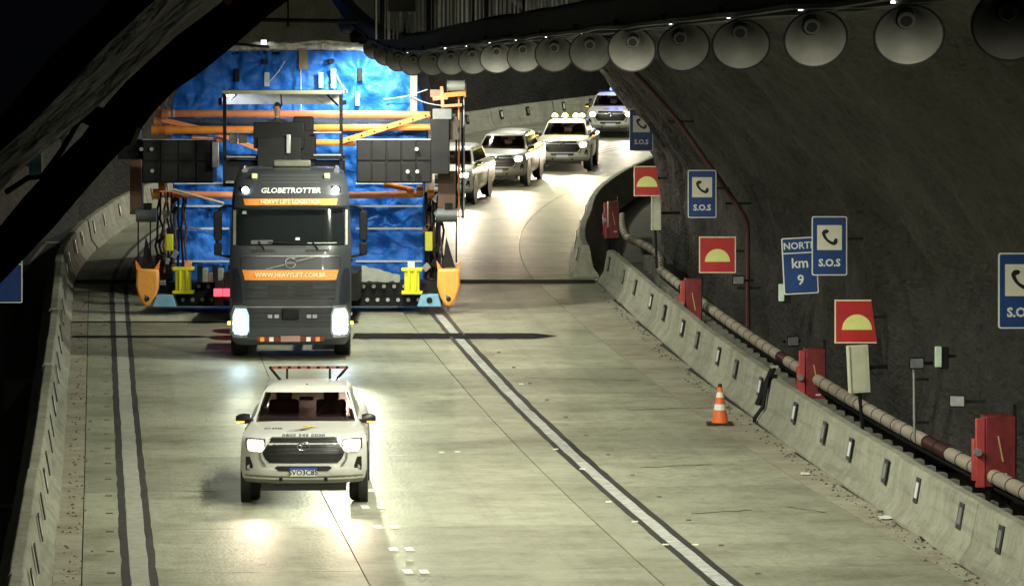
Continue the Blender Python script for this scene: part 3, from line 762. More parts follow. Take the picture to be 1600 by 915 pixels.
PK_ROWS = [(.33, .86, .16, 5.2), (.40, .90, .05, 5.28), (.52, .925, .0, 5.3), (.80, .925, .01, 5.3), (.93, .92, .05, 5.3), (1.0, .91, .12, 5.3), (1.045, .885, .28, 5.3), (1.09, .85, .62, 5.28), (1.125, .815, 1.0, 5.25), (1.15, .79, 1.28, 5.2)]
PK_CAB = [(1.08, .80, 1.20, 3.75), (1.14, .785, 1.27, 3.73), (1.525, .655, 1.98, 3.62), (1.585, .60, 2.12, 3.52), (1.625, .50, 2.35, 3.35), (1.64, .30, 2.6, 3.1)]
def pickup(label, loc, rz, paint=None, head=(1, .82, .62), hp=900, rack=None, suv=False, beacon=None, hero=False, group='escort pickups', lens=28, scale=1.0, bonnet='', lower=None, angle=76, aim=4.0):
    paint = paint or M_vwhite
    r = thing('pickup_truck', label, 'pickup truck', loc, rz, group); r.scale = (scale,) * 3
    S = Shell(PK_ROWS, .34, 4.0); C = Shell(PK_CAB, .10, 4.0, .12)
    body = S.mesh().build('body', paint, r, smooth=True)
    # cabin with the windscreen and rear window left open
    rows_ = C.rows if not suv else [(a, b, c, 4.6 if a < 1.5 else 4.4 if a < 1.58 else 4.2) for a, b, c, d in C.rows]
    C = Shell(rows_, .10, 4.0, .12)
    rings = [C.outline(q) for q in rows_]; n = len(rings[0])
    vs = [p_ for q in rings for p_ in q]; fs = []
    for i in range(len(rings) - 1):
        for j in range(n):
            if i == 1 and (2 <= j <= 21 or j == 29): continue
            fs.append((i * n + j, i * n + (j + 1) % n, (i + 1) * n + (j + 1) % n, (i + 1) * n + j))
    fs.append(tuple(range((len(rings) - 1) * n, len(rings) * n)))
    MB().add(vs, fs).build('cabin', paint, r, smooth=True)
    zs = [1.145, 1.22, 1.31, 1.42, 1.52]
    xw = [.715, .69, .665, .63, .595]
    C.plate(zs, [-q for q in xw], xw, .004, .004).build('windscreen', M_glass, r, smooth=True)
    C.plate([1.12, 1.15], [-.74, -.74], [.74, .74], .012, .02).build('wiper_cowl', M_vgrille, r)
    for s_ in (-1, 1):
        wp = MB().bar((s_ * .05 + .1, C.front(.1, 1.16) - .02, 1.165), (s_ * .05 + .5 * s_, C.front(.5, 1.2) - .03, 1.19), .012, .012); wp.build('wiper', M_vgrille, r)
        # side glass
        def sw(z, y): w_ = C.at(z)[1]; return Vector((s_ * (w_ + .006), y, z))
        y_end = 4.2 if suv else 3.45
        MB().add([sw(1.17, 1.66), sw(1.17, y_end), sw(1.50, y_end - .15), sw(1.50, 2.14)], [(0, 1, 2, 3)]).build('side_window', M_dkglass, r)
        MB().box((s_ * .93, 2.3, .95), (.02, .16, .035)).build('door_handle', M_chrome if hero else M_vgrille, r)
        # mirrors
        mr_ = MB().loft([[(s_ * (.84 + .21 * t), 1.55 + .10 * math.cos(2 * math.pi * k_ / 14) * (1 - .5 * t ** 3), 1.165 + .088 * math.sin(2 * math.pi * k_ / 14) * (1 - .55 * t ** 3) * (.75 + .5 * min(t, .5))) for k_ in range(14)] for t in (0, .15, .4, .7, .9, 1.0)])
        mo = mr_.build('mirror', M_vgrille, r, smooth=True)
        MB().box((s_ * .98, 1.455, 1.12), (.12, .012, .02)).build('indicator', mat('amber indicator', (.9, .45, .05), .3, emit=3), mo)
        MB().bar((s_ * .78, 1.6, 1.13), (s_ * .88, 1.57, 1.13), .05, .04).build('mirror_arm', M_vgrille, mo)
        # wheel-arch flares and wheels
        for yy in (.95, 4.0):
            MB().cyl((s_ * .80, yy, .40), (s_ * .938, yy, .40), .47, n=28).build('wheel_arch', M_vgrille, r, smooth=True)
            wheel(r, s_ * .80, yy, .385, .27)
    yr = rows_[1][3]
    MB().add([(-.66, yr + .0, 1.15), (.66, yr + .0, 1.15), (.54, rows_[2][3] - .0, 1.51), (-.54, rows_[2][3] - .0, 1.51)], [(0, 1, 2, 3)]).build('rear_window', M_glass, r)
    # face: grille, lamps, bumper
    g_ = S.plate([.64, .70, .78, .86, .95, 1.0], [-.50, -.56, -.60, -.56, -.50, -.47], [.50, .56, .60, .56, .50, .47], .008).build('grille', M_vgrille, r)
    for k in range(5 if hero else 3):
        z = .70 + k * (.06 if hero else .1); S.plate([z, z + .012], [-.50, -.50], [.50, .50], .016, .01).build('grille_bar', mat('grille bar', (.03, .03, .03), .3), g_)
    S.plate([.99, 1.012], [-.50, -.46], [.50, .46], .016, .03).build('bonnet_trim', M_chrome, r)
    for s_ in (-1, 1):
        S.plate([.60, .625, .70, .80], [s_ * .56 - .02, s_ * .58 - .02, s_ * .63 - .015, s_ * .64 - .012], [s_ * .56 + .02, s_ * .58 + .02, s_ * .63 + .015, s_ * .64 + .012], .02, .03, 3).build('grille_trim', M_chrome, g_)
    M_hl = mat('headlamp lens %s' % (head,), (1, 1, 1), .2, emit=lens, ecol=head); M_gl = mat('headlamp glass %s' % (head,), (.9, .9, .9), .15, emit=.55, ecol=head)
    for s_ in (-1, 1):
        a_, b_ = (-.86, -.56) if s_ < 0 else (.56, .86)
        S.plate([.80, .84, .93, .985], [a_ + (.06 if s_ < 0 else .02), a_ + .02, a_, a_ + .01], [b_ - (.02 if s_ < 0 else .06), b_, b_ - .0, b_ - .0], .012, .03).build('headlight_housing', M_chrome, r)
        S.plate([.80, .83, .93, .985], [a_ + .06, a_ + .03, a_ + .02, a_ + .04], [b_ - .06, b_ - .03, b_ - .02, b_ - .04], .024, .02, 8).build('headlight', M_gl, r)
        S.plate([.82, .86, .93, .96], [s_ * .70 - .07, s_ * .70 - .11, s_ * .70 - .11, s_ * .70 - .07], [s_ * .70 + .07, s_ * .70 + .11, s_ * .70 + .11, s_ * .70 + .07], .032, .02, 6).build('headlight_bulb', M_hl, r)
        S.plate([.975, .99], [a_ + .03, a_ + .05], [b_ - .03, b_ - .05], .03, .01, 6).build('headlight_brow', M_vgrille, r)
        S.plate([.52, .60, .72], [s_ * .80 - .05, s_ * .80 - .055, s_ * .82 - .035], [s_ * .80 + .05, s_ * .80 + .055, s_ * .82 + .03], .006, .03, 4).build('fog_lamp_recess', M_vgrille, r)
        lamp('SPOT', 'headlight_beam', r, (s_ * .68, -.06, .88), hp, head, (R(aim - 90), 0, 0), angle, 1.0, .07)
    S.plate([.525, .575, .60], [-.36, -.42, -.38], [.36, .42, .38], .024, .03).build('bumper_slot', M_vgrille, r)
    S.plate([.40, .44, .50, .55, .62], [-.88, -.9, -.88, -.80, -.50], [.88, .9, .88, .80, .50], .016, .03, 20).build('bumper', paint, r, smooth=True)
    S.plate([.335, .37, .45], [-.84, -.88, -.87], [.84, .88, .87], .028, .03, 20).build('bumper_lip', mat('bumper grey', (.24, .235, .21), .5), r, smooth=True)
    for s_ in (-1, 1):
        S.plate([.46, .50, .545, .56], [s_ * .62 - .20, s_ * .62 - .22, s_ * .60 - .17, s_ * .60 - .10], [s_ * .62 + .20, s_ * .62 + .22, s_ * .60 + .17, s_ * .60 + .10], .030, .03, 8).build('bumper_corner', paint, r, smooth=True)
        MB().cyl((s_ * .80, S.front(.8, .57) - .012, .57), (s_ * .80, S.front(.8, .57) + .02, .57), .035, n=12).build('fog_lamp', M_chrome, r)
        MB().box((s_ * .33, S.front(.33, .42) - .04, .40), (.05, .03, .05)).build('tow_eye', M_dark, r)
    MB().box((0, .35, .28), (1.25, .3, .12)).build('skid_plate', M_vgrille, r)
    MB().box((0, .95, .33), (1.3, .12, .12)).build('axle', M_vgrille, r)
    pl = MB().box((0, S.front(0, .5) - .036, .515), (.40, .012, .125)).build('number_plate', M_signwhite, r)
    MB().box((0, S.front(0, .5) - .044, .565), (.40, .006, .03)).build('plate_band', mat('plate blue', (.03, .08, .4), .4), pl)
    # emblem: nested chrome ovals
    em = MB()
    def ell(a, b, cx_, cz_, t=.008):
        pts = [(cx_ + a * math.cos(2 * math.pi * i / 24), S.front(0, .88) - .03, cz_ + b * math.sin(2 * math.pi * i / 24)) for i in range(25)]
        em.tube(pts, t, 5, False)
    ell(.088, .06, 0, .885, .010); ell(.03, .052, 0, .885); ell(.062, .022, 0, .912)
    emo = em.build('emblem', M_chrome, r, smooth=True)
    # cabin inside
    MB().box((0, 1.95, 1.02), (1.35, .35, .16)).build('dashboard', M_seat, r)
    for s_ in (-1, 1):
        st = MB().box((s_ * .36, 2.75, 1.10), (.46, .14, .52), rx=R(-12)).build('seat', M_seat, r, bevel=.05)
        MB().box((s_ * .36, 2.80, 1.42), (.24, .09, .16)).build('headrest', M_seat, st, bevel=.04)
    MB().tube([(.36 + .18 * math.cos(a), 2.2 + .06 * math.sin(a), 1.15 + .17 * math.sin(a)) for a in [2 * math.pi * i / 20 for i in range(21)]], .016, 6, False).build('steering_wheel', M_vgrille, r)
    MB().box((0, 2.02, 1.43), (.22, .03, .06)).build('rear_view_mirror', M_vgrille, r, bevel=.01)
    if hero:
        text('SVO3C85', .105, (0, S.front(0, .5) - .045, .503), M_signblack, pl, bold=.002, ext=.001)
        def hood(x, z): return S.front(x, z)
        text('0800 545 0000', .105, (0, .20, 1.032), mat('bonnet lettering', (.05, .06, .09), .5), body, rot=(R(24), 0, 0), ext=.002, sx=1.0)
        text('AT 3708', .075, (-.46, .62, 1.098), mat('bonnet lettering', (.05, .06, .09), .5), body, rot=(R(9), 0, 0), ext=.003)
        lg = MB(); y0_ = .74; zz = 1.112
        MB().add([(-.13, y0_ - .22, zz - .026), (.16, y0_ + .02, zz + .004), (-.10, y0_ + .20, zz + .016), (.06, y0_ + .04, zz + .0)], [(0, 1, 3), (1, 2, 3)]).build('bonnet_logo', mat('logo yellow', (.75, .55, .05), .4), body)
        MB().add([(-.26, y0_ - .30, zz - .028), (.02, y0_ - .16, zz - .016), (.24, y0_ + .0, zz + .002), (-.02, y0_ - .26, zz - .02)], [(0, 1, 2, 3)]).build('bonnet_logo', mat('logo blue', (.02, .07, .25), .4), body)
    elif bonnet:
        text(bonnet, .16, (0, .42, 1.075), mat('bonnet lettering', (.05, .06, .09), .5), body, rot=(R(10), 0, 0), ext=.003)
    if rack:
        rk = MB(); z1 = 1.80
        rko = MB().bar((-.60, 3.35, z1), (.60, 3.35, z1), .04, .04).build('rack_bar', M_dark, r)
        for i in range(8):
            MB().box((-.52 + i * .149, 3.32, z1), (.10, .02, .035)).build('rack_reflector', mat('red reflector', (.30, .06, .05), .5), rko)
        for s_ in (-1, 1):
            MB().bar((s_ * .60, 3.4, z1), (s_ * .40, 3.0, 1.60), .03, .03).build('rack_leg', M_dark, rko)
            MB().bar((s_ * .33, 3.35, z1), (s_ * .33, 3.25, 1.60), .035, .035).build('rack_leg', M_dark, rko)
        MB().box((-.57, 2.75, 1.60), (.12, .10, .10)).build('work_lamp', M_steel, rko)
        MB().cyl((.0, 2.3, 1.58), (0, 2.3, 1.625), .018, n=10).build('antenna_base', M_dark, r)
    if beacon:
        col, xs, en = beacon
        bb = MB().box((0, 2.65, 1.66), (1.25, .26, .05)).build('light_bar', M_dark, r, bevel=.015)
        M_bc = mat('beacon %s' % (col,), (1, 1, 1), .3, emit=4.5, ecol=col)
        for x_ in xs:
            MB().loft([[(x_ + a * math.cos(2 * math.pi * i / 12), 2.65 + a * math.sin(2 * math.pi * i / 12), z) for i in range(12)] for a, z in ((.10, 1.69), (.10, 1.75), (.07, 1.80), (.02, 1.815))]).build('beacon', M_bc, bb, smooth=True)
            lamp('POINT', 'beacon_glow', r, (x_, 2.4, 1.95), en, col, size=.1)
    return r
def on_road(px, py, yaw_deg): g_ = G(px, py); return (g_.x, g_.y - .95, zg(g_.y) + .004)
def drop_front(px, py):       # vehicles are placed by the foot of their front tyres, .95 behind the nose
    g_ = G(px, py); return Vector((g_.x, g_.y - .95, zg(g_.y)))
WARM, COOL = (1, .80, .58), (.72, .88, 1.0)
pickup('white pickup with roof rack and phone number on its bonnet, leading the convoy', drop_front(479, 781) + Vector((0, 0, .002)), R(1.5), head=(1, .78, .58), hp=110, aim=12, angle=46, rack=True, hero=True, lens=30)
def far(px, py): q = drop_front(px, py); return q
rise = math.atan(.045)
v2 = pickup('white pickup with a row of yellow beacons on its roof', far(878, 266), R(-5), hp=700, beacon=((1, .9, .25), (-.45, -.1, .28, .5), 40), head=WARM, lens=34)
v3 = pickup('white police pickup with a blue beacon, last in the convoy', far(953, 214), R(-4), hp=400, beacon=((.02, .09, 1), (-.05, .3), 14), head=WARM, lens=26, bonnet='POLICIA', scale=.99)
v4 = pickup('dark-fronted light estate car just left of the beacon pickup', far(776, 290), R(-8), paint=mat('silver paint', (.34, .33, .30), .35, .3, var=.06, coat=.4), hp=800, suv=True, head=(1, .78, .55), lens=34); v4.name = 'estate_car'; v4['category'] = 'car'
v5 = pickup('white car half hidden by the right side of the wrapped machine', far(690, 318), R(-8), hp=700, suv=True, head=WARM, lens=30); v5.name = 'car'; v5['category'] = 'car'
for o in (v2, v3, v4, v5): o.rotation_euler.x = rise; o.location.z += .0

# ------------------------------------------------------------------ heavy tractor truck
TY = 86.7
def truck():
    g_ = W(459, 100, TY); sl_ = .0307
    r = thing('tractor_truck', 'dark grey heavy tractor truck with orange name bands, headlights on', 'truck', (g_.x, TY - 1.3, zg(TY) + .003), R(2.5))
    rows_ = [(.28, 1.12, .20, 2.2), (.42, 1.22, .05, 2.35), (1.15, 1.25, 0, 2.4), (1.62, 1.25, .0, 2.4), (1.85, 1.25, .02, 2.4), (2.25, 1.25, .05, 2.4), (2.32, 1.245, .07, 2.4), (3.08, 1.215, .23, 2.4), (3.14, 1.215, .20, 2.4), (3.35, 1.20, .27, 2.4), (3.62, 1.17, .45, 2.4), (3.80, 1.10, .75, 2.35), (3.88, .98, 1.05, 2.3), (3.91, .75, 1.4, 2.2)]
    S = Shell(rows_, .24, 7.0, .12)
    cab = S.mesh(3).build('cab', M_vgrey, r, smooth=True)
    S.plate([2.33, 2.45, 2.7, 2.95, 3.06], [-1.10, -1.11, -1.11, -1.10, -1.06], [1.10, 1.11, 1.11, 1.10, 1.06], .008, .01, 24).build('windscreen', mat('truck glass', (.012, .015, .016), .06, spec=.7, var=.1), r, smooth=True)
    S.plate([2.97, 3.03], [-1.0, -.98], [-.90, -.91], .016, .004, 3).build('windscreen_sticker', mat('green sticker', (.35, .6, .45), .5), r)
    S.plate([2.36, 2.40, 2.44], [-.80, -.82, -.78], [-.38, -.36, -.36], .013, .004, 5).build('dash_papers', mat('dim paper', (.09, .1, .095), .6), r)
    S.plate([2.37, 2.39], [.35, .35], [.95, .95], .013, .004, 5).build('dash_papers', mat('pale paper', (.35, .38, .36), .6), r)
    S.plate([2.44, 2.49], [.10, .11], [.19, .19], .013, .004, 3).build('windscreen_sticker', M_signwhite, r)
    M_pill = mat('pale pillar trim', (.42, .46, .34), .45)
    for s_ in (-1, 1):
        S.plate([2.34, 2.7, 3.05], [s_ * 1.155 - .025] * 3, [s_ * 1.15 + .025] * 3, .016, .02, 3).build('pillar_trim', M_pill, r)
        # wipers
        MB().bar((s_ * .10 + .25, S.front(.2, 2.34) - .03, 2.36), (s_ * .10 - .35, S.front(.2, 2.42) - .03, 2.40), .02, .02).build('wiper', M_dark, r)
        MB().bar((s_ * .55 + .02, S.front(.5, 2.27) - .03, 2.24), (s_ * .55 - .10, S.front(.5, 2.4) - .03, 2.42), .03, .02).build('wiper_arm', M_dark, r)
        S.plate([2.20, 2.25], [s_ * .55 - .24] * 2, [s_ * .55 + .24] * 2, .01, .02, 4).build('air_inlet', M_vgrille, r)
    # visor with lit marker lamps
    vz = MB(); S.plate([3.10, 3.14, 3.36], [-1.14, -1.16, -1.14], [1.14, 1.16, 1.14], .09, .08, 24).build('sun_visor', M_vgrey, r, smooth=True)
    M_band = mat('orange band', (.80, .29, .05), .45, var=.08)
    b1 = S.plate([3.155, 3.165, 3.285], [-.93, -.94, -.97], [.93, .94, .97], .102, .012, 20).build('name_band', M_band, r)
    M_let = mat('cream lettering', (.85, .74, .45), .4, emit=0)
    text('HEAVY LIFT LOGISTICA', .125, (0, S.front(0, 3.22) - .118, 3.222), M_let, b1, sx=.94, bold=.004, rot=(R(78), 0, 0))
    text('GLOBETROTTER', .165, (0, S.front(0, 3.46) - .02, 3.445), M_signwhite, r, sx=1.0, bold=.004, rot=(R(62), 0, 0), shear=.15)
    M_mk = mat('marker lamp', (1, 1, 1), .3, emit=16, ecol=(.85, .92, 1))
    for s_ in (-1, 1):
        MB().cyl((s_ * .93, .37, 3.46), (s_ * .93, .30, 3.46), .07, .06, 14).build('roof_marker_lamp', M_mk, r, smooth=True)
        MB().box((s_ * .93, .45, 3.46), (.20, .14, .16)).build('marker_housing', M_dark, r, bevel=.02)
        MB().box((s_ * .75, .60, 3.74), (.12, .10, .11)).build('roof_lamp', mat('pale yellow lens', (.75, .72, .35), .35), r, bevel=.02)
        MB().cyl((s_ * .95, .9, 3.84), (s_ * .95, 1.6, 3.88), .06, n=10).build('air_horn', M_chrome, r, smooth=True)
    MB().box((.02, 1.55, 3.98), (.78, .5, .14)).build('roof_hatch_box', mat('olive box', (.13, .13, .10), .5), r, bevel=.03)
    for k in range(3): S.plate([3.60 + k * .07, 3.62 + k * .07], [-.62, -.6], [.62, .6], .012, .02, 12).build('roof_rib', mat('roof rib', (.07, .075, .07), .4), r)
    # face panel
    S.plate([2.10, 2.128], [-1.0, -1.0], [1.0, 1.0], .012, .02, 20).build('face_trim', M_chrome, r)
    MB().tube([(.105 * math.cos(2 * math.pi * i / 24), S.front(0, 1.98) - .03, 1.975 + .105 * math.sin(2 * math.pi * i / 24)) for i in range(25)], .018, 6, False).build('emblem_ring', M_chrome, r, smooth=True)
    MB().box((0, S.front(0, 1.98) - .022, 1.975), (.19, .012, .05)).build('emblem_bar', M_chrome, r)
    MB().bar((.07, S.front(0, 2) - .03, 2.05), (.125, S.front(0, 2) - .03, 2.10), .02, .03).build('emblem_arrow', M_chrome, r)
    for a_, b_ in (((-.50, 1.845), (-.10, 1.945)), ((.10, 2.0), (.50, 2.10))):
        MB().bar((a_[0], S.front(a_[0], a_[1]) - .014, a_[1]), (b_[0], S.front(b_[0], b_[1]) - .014, b_[1]), .012, .028).build('grille_diagonal', M_chrome, r)
    b2 = S.plate([1.625, 1.63, 1.83], [-.93, -.935, -.99], [.93, .935, .99], .03, .03, 20).build('name_band', M_band, r)
    text('WWW.HEAVYLIFT.COM.BR', .135, (0, S.front(0, 1.73) - .036, 1.725), M_let, b2, sx=.88, bold=.004)
    gr = S.plate([.66, .9, 1.58], [-.88, -.92, -.95], [.88, .92, .95], .008, .03, 20).build('grille', mat('grille mesh', (.028, .032, .038), .4), r)
    for z in (.95, 1.06, 1.24, 1.42): S.plate([z, z + .022], [-.92, -.92], [.92, .92], .02, .02, 16).build('grille_bar', M_steel if z == 1.06 else mat('grille bar', (.03, .03, .03), .3), gr)
    for s_ in (-1, 1): S.plate([1.30, 1.52], [s_ * .26 - .2] * 2, [s_ * .26 + .2] * 2, .024, .02, 4).build('grille_opening', M_vgrille, gr)
    MB().box((0, -.03, .93), (.34, .08, .22)).build('tow_hitch', M_dark, r, bevel=.02)
    for x_ in (-.42, -.28, .38, .5): MB().box((x_, -.03, .88), (.09, .04, .07)).build('bumper_fitting', M_steel, r)
    S.plate([.40, .44, .62], [-1.1, -1.15, -1.16], [1.1, 1.15, 1.16], .02, .04, 24).build('bumper', M_vgrey, r, smooth=True)
    lp = S.plate([.36, .46], [-.68, -.70], [.68, .70], .05, .03, 14).build('lower_warning_band', mat('warning band red', (.28, .05, .04), .5), r)
    for k in range(7):
        x_ = -.58 + k * .19
        if abs(x_) > .22: MB().box((x_, S.front(x_, .41) - .056, .41), (.09, .008, .09)).build('band_stripe', M_signwhite if k % 2 else M_orange, lp)
    MB().box((0, S.front(0, .41) - .06, .42), (.40, .012, .12)).build('number_plate', mat('plate red', (.35, .20, .18), .4), r)
    # corner deflectors, seams, steps
    for s_ in (-1, 1):
        S.plate([1.16, 1.3, 1.70, 1.86], [s_ * 1.10 - .08, s_ * 1.10 - .09, s_ * 1.12 - .07, s_ * 1.14 - .04], [s_ * 1.10 + .12, s_ * 1.10 + .12, s_ * 1.12 + .10, s_ * 1.14 + .06], .016, .03, 6).build('corner_deflector', mat('deflector dark', (.018, .022, .03), .4), r, smooth=True)
        S.plate([1.87, 2.09], [s_ * 1.02 - .006] * 2, [s_ * 1.02 + .006] * 2, .006, .01, 1).build('panel_seam', M_vgrille, r)
        for z in (.52, .88): MB().box((s_ * 1.245, .95, z), (.05, .5, .05)).build('cab_step', M_steel, r)
        MB().box((s_ * 1.252, 1.0, 2.0), (.01, .012, 2.0)).build('door_seam', M_vgrille, r)
        MB().box((s_ * 1.27, 1.75, 1.95), (.03, .16, .05)).build('door_handle', M_dark, r)
    for k in range(9):
        z = .70 + k * .095
        if not .98 < z < 1.12: S.plate([z, z + .012], [-.9, -.9], [.9, .9], .017, .01, 12).build('grille_slat', mat('grille slat', (.05, .055, .06), .35), gr)
    # step panels, headlights, mirrors, wheels
    M_hl = mat('truck headlamp lens', (1, 1, 1), .2, emit=45, ecol=(.62, .86, 1)); M_gl = mat('truck headlamp glass', (.7, .85, .95), .15, emit=.4, ecol=(.30, .68, 1))
    for s_ in (-1, 1):
        a_, b_ = (-1.20, -.86) if s_ < 0 else (.86, 1.20)
        S.plate([.44, .54, .92, 1.10], [a_ + .02, a_ - .03, a_ - .03, a_ + .03], [b_ - .03, b_ + .03, b_ + .02, b_ - .06], .02, .04, 8).build('headlight_housing', M_chrome, r)
        S.plate([.50, .58, .90, 1.04], [s_ * 1.02 - .13, s_ * 1.02 - .165, s_ * 1.02 - .165, s_ * 1.02 - .11], [s_ * 1.02 + .13, s_ * 1.02 + .165, s_ * 1.02 + .165, s_ * 1.02 + .11], .032, .02, 8).build('headlight', M_gl, r)
        for zc, rx_ in ((.66, .13), (.86, .115)):
            MB().loft([[(s_ * 1.02 + rx_ * k * math.cos(2 * math.pi * q / 18), S.front(1.02, .8) - dy_, zc + rx_ * k * math.sin(2 * math.pi * q / 18)) for q in range(18)] for k, dy_ in ((1, .03), (.9, .055), (.5, .07), (.01, .075))]).build('headlight_bulb', M_hl, r, smooth=True)
        lamp('SPOT', 'headlight_beam', r, (s_ * 1.02, -.14, .76), 5200 if s_ > 0 else 300, (.97, 1, .70), (R(-88.9), 0, R(3.6)), 19, 1.0, .1)
        MB().box((s_ * 1.26, .10, .74), (.06, .06, .07)).build('side_lamp', mat('amber indicator', (.9, .45, .05), .3, emit=3), r)
        # mirrors: curved arm, tall housing and small lower housing
        mo = MB().prism(rrect(.17, .62, .06, s_ * 1.50, 2.72), .40, .58).build('mirror', M_dark, r, bevel=.02)
        MB().prism(rrect(.16, .26, .05, s_ * 1.50, 2.24), .40, .56).build('lower_mirror', M_dark, mo, bevel=.02)
        MB().tube([(s_ * 1.22, .5, 3.12), (s_ * 1.34, .48, 3.13), (s_ * 1.45, .48, 3.08), (s_ * 1.51, .48, 2.95), (s_ * 1.52, .48, 2.4), (s_ * 1.48, .48, 2.12), (s_ * 1.24, .5, 2.08)], .03, 8).build('mirror_arm', M_dark, mo, smooth=True)
        wheel(r, s_ * 1.06, 1.35, .52, .32)
        for yy in (4.9, 6.2): wheel(r, s_ * .98, yy, .52, .55)
        MB().box((s_ * .42, 4.4, .95), (.09, 6.0, .27)).build('chassis_rail', M_dark, r)
        MB().box((s_ * .95, 3.2, .75), (.55, 1.3, .55)).build('fuel_tank', M_steel, r, bevel=.08)
    MB().box((0, 1.4, .33), (1.7, .16, .16)).build('front_axle', M_dark, r)
    MB().box((0, 1.5, .6), (1.5, 1.6, .4)).build('engine_block', M_dark, r)
    MB().cyl((0, 5.3, 1.15), (0, 5.3, 1.25), .45, n=20).build('fifth_wheel', M_dark, r)
    for s_ in (-1, 1): MB().box((s_ * 1.22, 1.35, .30), (.04, .8, .5)).build('mud_guard', M_rubber, r)
    return r
truck()

# ================================================================== THE WRAPPED MACHINE ON ITS TRAILER
MY = 98.0
mo_ = W(467, 100, MY); MO = Vector((mo_.x, MY, zg(MY)))
mach = thing('wrapped_machine', 'huge drilling machine wrapped in blue tarpaulin with orange arms, hauled behind the truck', 'machine', MO)
def L(px, py, Y): return W(px, py, Y) - MO
def lbar(name, a, b, Y, t, m, parent=mach, Y2=None, rnd=True, d=None):
    p0, p1 = L(*a, Y), L(*b, Y2 or Y)
    if rnd: o = MB().cyl(p0, p1, t / 2, n=12).build(name, m, parent, smooth=True)
    else: o = MB().bar(p0, p1, d or t, t).build(name, m, parent, bevel=.01)
    return o
def lbox(name, x0, x1, y0, y1, Y, dep, m, parent=mach, bevel=.015):
    a, b = L(x0, y0, Y), L(x1, y1, Y)
    c = (a + b) / 2; return MB().box((c.x, c.y + dep / 2, c.z), (abs(b.x - a.x), dep, abs(a.z - b.z))).build(name, m, parent, bevel=bevel)
# --- tarpaulin: a wrinkled front sheet that turns back along the sides and the top
M_tarp = mat('blue tarpaulin', (.016, .145, .60), .53, var=.26, scale=2.2, bump=1.0, bscale=6.0, spec=.34, rvar=.1)
TYF = 99.0
anchors = [(370, 118), (562, 117), (415, 97), (518, 96), (300, 170), (650, 150), (330, 330), (600, 330)]
def wrinkle(px, py):
    d = 0.0
    d += .05 * noise.noise(Vector((px * .016, py * .02, 0)))
    d += .035 * (1 - abs(2.2 * noise.noise(Vector((px * .02 + py * .012, py * .035 - px * .004, 5)))))
    for i, (ax, ay) in enumerate(anchors):
        dx, dy = px - ax, py - ay; rr = math.hypot(dx, dy) + 1e-3; an = math.atan2(dy, dx)
        if rr < 130: d += .045 * math.sin(an * (5 + i % 3) + i * 1.7 + rr * .012) * math.exp(-rr / 55.0) * min(1, rr / 14)
    d += .03 * noise.noise(Vector((px * .07, py * .045, 2))) + .016 * (1 - abs(2 * noise.noise(Vector((px * .11 - py * .05, py * .09, 6)))))
    return d * 1.8
def edge_l(py): return 291 - (py - 82) * .27 if py < 195 else 262 + max(0, min(1, (py - 195) / 90)) * 8
def edge_r(py): return 640 + (py - 82) * .25 if py < 195 else 668 - max(0, min(1, (py - 195) / 90)) * 6
rows = []; N_ = 110
ys = [80 + 378 * i / 84 for i in range(85)]
for py in ys:
    a, b = edge_l(py), edge_r(py); rw = []
    for e, back in ((a, 13.0), (a, 6.0), (a, .5)): rw.append(L(e, py, TYF) + Vector((-.02, back, 0)))
    for j in range(N_ + 1):
        px = a + (b - a) * j / N_; q = L(px, py, TYF); q.y -= wrinkle(px, py) - .02
        rw.append(q)
    for e, back in ((b, .5), (b, 6.0), (b, 13.0)): rw.append(L(e, py, TYF) + Vector((.02, back, 0)))
    rows.append(rw)
tp = MB().grid(rows).build('tarpaulin', M_tarp, mach)
tp.data.polygons.foreach_set('use_smooth', [True] * len(tp.data.polygons))
a, b = L(edge_l(82), 82, TYF), L(edge_r(82), 82, TYF)
top = []
for i in range(8):
    t = i / 7; top.append([Vector((a.x + (b.x - a.x) * j / 30, a.y + .05 + 12.9 * t, a.z + .22 * math.sin(math.pi * j / 30) - .02 + .03 * noise.noise(Vector((j * .5, i, 0))))) for j in range(31)])
MB().grid(top).build('tarpaulin_roof', M_tarp, mach, smooth=True)
# crumpled translucent wrap along the top edge
M_wrap = mat('crumpled clear wrap', (.62, .64, .55), .22, var=.5, scale=5, bump=1.0, bscale=9, spec=.8)
rows = []
for i in range(61):
    t = i / 60; px = 286 + (648 - 286) * t; cy_ = 79 - 7 * math.sin(math.pi * t)
    ring = []
    for k in range(10):
        an = 2 * math.pi * k / 10; rr = (.09 + .035 * math.sin(math.pi * t)) * (1 + .45 * noise.noise(Vector((i * .55, k * .9, 1))))
        ring.append(L(px, cy_, TYF - .12) + Vector((0, rr * math.cos(an), rr * .8 * math.sin(an))))
    rows.append(ring)
MB().loft(rows).build('top_wrap', M_wrap, mach, smooth=True)
for k, (x0, x1, yy) in enumerate(((290, 420, 71), (420, 560, 67), (540, 645, 74), (300, 470, 84))):
    MB().tube([L(x0 + (x1 - x0) * i / 8, yy + 2 * math.sin(i), TYF - .25 + .1 * k) for i in range(9)], .035, 6).build('wrap_roll', M_dark if k % 3 == 0 else M_wrap, mach)
lbox('roof_lamp', 408, 416, 63, 70, 98.6, .1, mat('small white lamp', (1, 1, 1), .3, emit=3), bevel=0)
